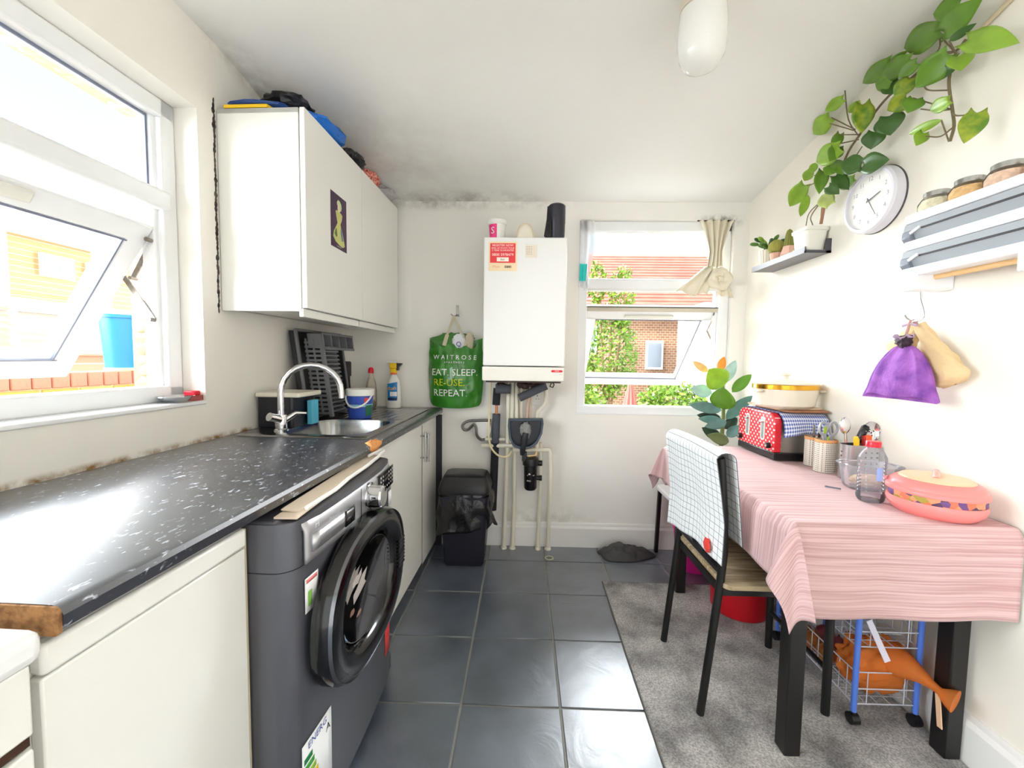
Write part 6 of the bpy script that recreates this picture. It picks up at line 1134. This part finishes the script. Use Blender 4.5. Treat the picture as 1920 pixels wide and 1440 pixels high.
bc_ = thing('ball_cactus', 'round yellow green ball cactus in a small pink striped pot', 'plant', (1.245, 2.115, zs)); part(bc_, 'pot', ribbed((1.245, 2.115), .020, .027, .05), mat('blush_ceramic', (238, 190, 166), .5), ang=80); part(bc_, 'body', MB().grid(lambda u, v: (1.245+.034*(1+.07*cos(20*2*pi*u))*cos(2*pi*u)*sin(pi*v), 2.115+.034*(1+.07*cos(20*2*pi*u))*sin(2*pi*u)*sin(pi*v), zs+.082-.034*cos(pi*v)), 60, 12, True), mat('cactus_yellow_green', (170, 166, 80), .7, bump=(300, .5)), ang=80)
cc_ = thing('column_cactus', 'ribbed column cactus in a faceted pink pot on the shelf', 'plant', (1.262, 2.045, zs)); part(cc_, 'pot', MB().lathe([(0, zs), (.026, zs), (.038, zs+.028), (.026, zs+.065), (0, zs+.065)], (1.262, 2.045, 0), 6), mat('blush_pink_ceramic', (244, 196, 176), .5), smooth=False); part(cc_, 'body', MB().grid(lambda u, v: (1.262+.018*(1+.14*cos(10*2*pi*u))*cos(2*pi*u)*min(1, (1-v)**.35*1.15 if v < 1 else 0), 2.045+.018*(1+.14*cos(10*2*pi*u))*sin(2*pi*u)*min(1, (1-v)**.35*1.15 if v < 1 else 0), zs+.06+.088*v), 60, 12, True), mat('cactus_olive', (140, 140, 64), .6), ang=80)
solo('trinket', 'small mottled stone ornament beside the white square pot', 'ornament', MB().blob((1.26, 1.982, zs+.022), (.018, .016, .022), .2, 4, 14, 10, 9), mat('mottled_stone', (206, 194, 160), .7, var=(90, (120, 110, 70), .8)), (1.26, 1.982, zs))
# clock
ck_ = thing('wall_clock', 'round white wall clock showing about twenty five past two', 'clock', (XR, 1.615, 1.775)); CY, CZ, CR = 1.617, 1.772, .118
part(ck_, 'case', MB().lathe([(CR-.004, XR-.001), (CR, XR-.006), (CR, XR-.036), (CR-.006, XR-.044), (CR-.014, XR-.044), (CR-.016, XR-.034)], (0, CY, CZ), 56, axis='x'), mat('clock_lilac_white', (226, 224, 232), .35)); drop_caps(ck_.children[0]); part(ck_, 'back_ring', MB().lathe([(CR+.002, XR-.0005), (CR+.002, XR-.005), (CR-.01, XR-.005), (CR-.01, XR-.0005)], (0, CY, CZ), 48, axis='x', close=True), mat('clock_back_dark', (84, 80, 84), .6))
part(ck_, 'dial', MB().lathe([(CR-.013, XR-.034), (0, XR-.034)], (0, CY, CZ), 48, axis='x'), mat('dial_cream', (248, 244, 236), .6)); cfx = XR-.0345
def cpnt(x, y, o=0): return (cfx-o, CY-x, CZ+y)                       # x to the viewer's right
ink_g = mat('dial_grey', (150, 148, 150), .6)
for k in range(1, 13): a = pi/2-2*pi*k/12; part(ck_, 'numeral', MB().text(str(k), lambda x, y, a=a: cpnt(.078*cos(a)+x, .078*sin(a)+y), .022), ink_g, smooth=False)
def hand(nm, ang, ln, wd, o): d = Vector((cos(ang), sin(ang))); nrm = Vector((-d.y, d.x))*wd; part(ck_, nm, MB().add([cpnt(*(d*-.012+nrm), o), cpnt(*(d*-.012-nrm), o), cpnt(*(d*ln-nrm*.6), o), cpnt(*(d*ln+nrm*.6), o)], [(0, 1, 2, 3)]), mat('hand_grey', (96, 96, 100), .5), smooth=False)
hand('hour_hand', pi/2-2*pi*(2.42/12), .052, .0028, .003); hand('minute_hand', pi/2-2*pi*(25/60), .072, .002, .005); part(ck_, 'hub', MB().lathe([(.005, cfx-.006), (0, cfx-.007)], (0, CY, CZ), 14, axis='x'), mat('hand_grey', (96, 96, 100), .5))
part(ck_, 'glass', MB().lathe([(CR-.014, XR-.041), (0, XR-.041)], (0, CY, CZ), 40, axis='x'), thin_glass('clock_glass', (.98, .99, 1), 0, .12))
# roll dispenser rack
rk_ = thing('roll_dispenser', 'white and grey wall rack with two cutter slots and wooden roll rod', 'rack', (XR, 1.18, 1.5)); rw = mat('rack_white', (244, 244, 246), .35); rgm = mat('rack_grey', (170, 176, 182), .4); ry0, ry1, rx = .985, 1.372, 1.205
part(rk_, 'back', MB().box(1.255, XR, ry0, ry1-.004, 1.45, 1.625), rw, smooth=False); part(rk_, 'top', MB().box(rx-.003, XR, ry0, ry1, 1.602, 1.630), rw, bevel=.004)
for z in (1.575, 1.492):
    part(rk_, 'cutter_bed', MB().prism([(rx, z+.026), (rx-.004, z+.004), (rx+.012, z-.028), (rx+.05, z-.030), (rx+.05, z+.026)], 'y', ry0, ry1), rgm, bevel=.002); part(rk_, 'cutter_slot', MB().box(rx-.0055, rx+.0, ry0, ry1-.06, z+.0, z+.005), mat('slot_shadow', (60, 56, 62), .6), smooth=False); part(rk_, 'cutter_slider', MB().bar((rx-.006, ry1-.028, z-.006), (rx-.006, ry1-.058, z+.006), .008, .005, (1, 0, 0)), rw); part(rk_, 'end_cap', MB().prism([(rx-.006, z+.004), (rx-.008, z-.018), (rx+.004, z-.034), (rx+.02, z-.034), (rx+.02, z+.004)], 'y', ry1-.030, ry1+.001), mat('rack_dark_grey', (128, 134, 144), .4), bevel=.003)
part(rk_, 'white_band', MB().box(rx-.001, XR, ry0, ry1-.003, 1.519, 1.548), rw, bevel=.003); part(rk_, 'lower_band', MB().box(rx-.002, XR, ry0, ry1-.003, 1.437, 1.464), rw, bevel=.004)
part(rk_, 'side_panel', MB().box(rx+.004, XR-.001, ry0-.004, ry0, 1.44, 1.628), rw)
for a, c in ((ry1-.055, ry1-.004), (ry0, ry0+.075)): part(rk_, 'bracket', MB().box(rx-.002, XR, a, c, 1.392, 1.442), rw, bevel=.006)
part(rk_, 'rod', MB().tube([(1.262, ry0+.05, 1.432), (1.262, ry1-.03, 1.432)], .0085, 14), mat('pale_wood_rod', (246, 206, 146), .5))
for k, (yj, cont, lbl) in enumerate(((1.335, (244, 236, 206), 'squat jar of pale powder, first on the rack from the clock'), (1.243, (242, 198, 136), 'squat jar of orange brown spice, second on the rack from the clock'), (1.150, (244, 208, 182), 'squat jar of pinkish spice, third on the rack from the clock'), (1.052, (232, 176, 150), 'squat jar of reddish spice with green topped lid on the rack'))):
    J = thing('spice_jar', lbl, 'jar', (1.265, yj, 1.6305), group='spice jars on the wall rack'); c = (1.265, yj, 0); z0 = 1.6305
    part(J, 'glass', MB().lathe([(0, z0), (.036, z0), (.043, z0+.006), (.044, z0+.028), (.036, z0+.043), (.029, z0+.048), (0, z0+.048)], c, 28), thin_glass('jar_glass', (1, 1, .99), .02, .08, .05, (246, 240, 226))); part(J, 'contents', MB().lathe([(0, z0+.002), (.034, z0+.002), (.041, z0+.008), (.0415, z0+.026), (.034, z0+.038), (0, z0+.040)], c, 24), mat('spice_%d' % k, cont, .9, bump=(200, .4), var=(80, tuple(int(v*.85) for v in cont), .8)))
    part(J, 'lid', MB().lathe([(.031, z0+.046), (.032, z0+.047), (.032, z0+.060), (.029, z0+.062), (0, z0+.062)], c, 26), steel if k < 3 else mat('lid_tan', (170, 130, 96), .35, .5))
    if k == 3: part(J, 'lid_top', MB().lathe([(.022, z0+.0622), (.02, z0+.066), (0, z0+.066)], c, 20), mat('green_lid', (90, 190, 90), .4))
# S hook and bags
P = [(1.262+.012*cos(a), 1.352, 1.432+.012*sin(a)) for a in (-.6, .2, .9, 1.57, 2.3, 3.0)]; P = [(1.275, 1.345, 1.418)]+P+[(1.250, 1.352, 1.415), (1.255, 1.352, 1.37), (1.262, 1.345, 1.33), (1.264, 1.345, 1.315), (1.258, 1.355, 1.302), (1.248, 1.37, 1.300), (1.244, 1.385, 1.312), (1.243, 1.39, 1.322)]
solo('s_hook', 'thin steel S hook over the wooden rod', 'hook', MB().tube(P, .0028, 8), chrome, (1.262, 1.352, 1.43))
pbm = mat('purple_cotton', (160, 96, 180), .85, var=(16, (104, 50, 140), .9), bump=(60, .3)); pb_ = thing('drawstring_bag', 'tie dyed purple drawstring bag hanging from the S hook', 'bag', (1.235, 1.37, 1.06))
def pbf(u, v):
    a = 2*pi*u; k = v; hw = .108*max(0, 1-k**1.6)**.62+.014+.014*max(0, .2-k)/.2; th = .030*(1-k)**.6*(.4+.6*sin(pi*min(1, .15+.85*(1-k))))+.006
    sg = lambda c: math.copysign(abs(c)**.75, c); y = 1.385-.012*k+hw*sg(cos(a)); x = 1.232+th*sin(a)+.0065*sin(9*a+k*2)*(.35+.9*k)*(1-k*.8); z = 1.06+.165*k-.012*(abs(cos(a))**3)*(1-k)+.004*sin(5*a)*(1-k); return (x, y, z)
part(pb_, 'body', MB().grid(pbf, 56, 22, True), pbm, ang=80); part(pb_, 'base', MB().grid(lambda u, v: (lambda p: (1.232+(p[0]-1.232)*v, 1.385+(p[1]-1.385)*v, p[2]+.002*(1-v)))(pbf(u, 0)), 56, 4, True), pbm, ang=80); part(pb_, 'dark_ribbon', MB().blob((1.226, 1.368, 1.235), (.016, .024, .020), .5, 8, 20, 12, 6), mat('dark_velvet', (50, 30, 44), .7)); part(pb_, 'ruffle', MB().grid(lambda u, v: (1.228+.02*v*cos(2*pi*u)+.005*sin(14*pi*u)*v, 1.372+.03*v*sin(2*pi*u), 1.228+.026*v+.006*sin(10*pi*u)*v), 40, 4, True), mat('lilac_grey', (176, 150, 176), .8), ang=80, solid=.001)
part(pb_, 'cord', MB().tube([(1.23, 1.372, 1.24), (1.243, 1.374, 1.29), (1.246, 1.372, 1.304)], .004, 8), mat('rose_cord', (196, 150, 140), .8)); part(pb_, 'bow', MB().tube([(1.246, 1.40, 1.288), (1.245, 1.374, 1.293), (1.246, 1.35, 1.286)], .004, 8), mat('lilac_grey', (176, 150, 176), .8))
bgm = mat('calico_beige', (222, 192, 146), .85, bump=(40, .4)); bg_ = thing('cloth_bag', 'beige calico bag sagging behind the purple drawstring bag', 'bag', (1.29, 1.31, 1.09))
def bgf(u, v, A=Vector((1.268, 1.365, 1.288)), Bq=Vector((1.282, 1.255, 1.105))):
    a = 2*pi*u; b2 = v; c = A+(Bq-A)*b2; R = (.018+.036*b2**1.2)*(1-max(0, b2-.86)**2*36)**.5 if b2 < .999 else .004; d_ = (Bq-A).normalized(); n1_ = Vector((1, 0, 0)); n2_ = d_.cross(n1_).normalized(); R2 = R*(1+.13*noise.noise(Vector((cos(a)*2, sin(a)*2, b2*7)))+.07*sin(5*a+b2*14)); p = c+n1_*R2*.62*cos(a)+n2_*R2*sin(a); return (min(p.x, XR-.002), p.y, p.z)
part(bg_, 'body', MB().grid(bgf, 36, 30, True), bgm, ang=80); part(bg_, 'flap', MB().grid(lambda u, v: bgf(u, v, Vector((1.272, 1.375, 1.286)), Vector((1.282, 1.45, 1.19))), 30, 18, True), bgm, ang=80); part(bg_, 'tie', MB().tube([(1.268, 1.368, 1.275), (1.258, 1.368, 1.296), (1.249, 1.37, 1.303)], .005, 8), mat('rose_cord', (196, 150, 140), .8))
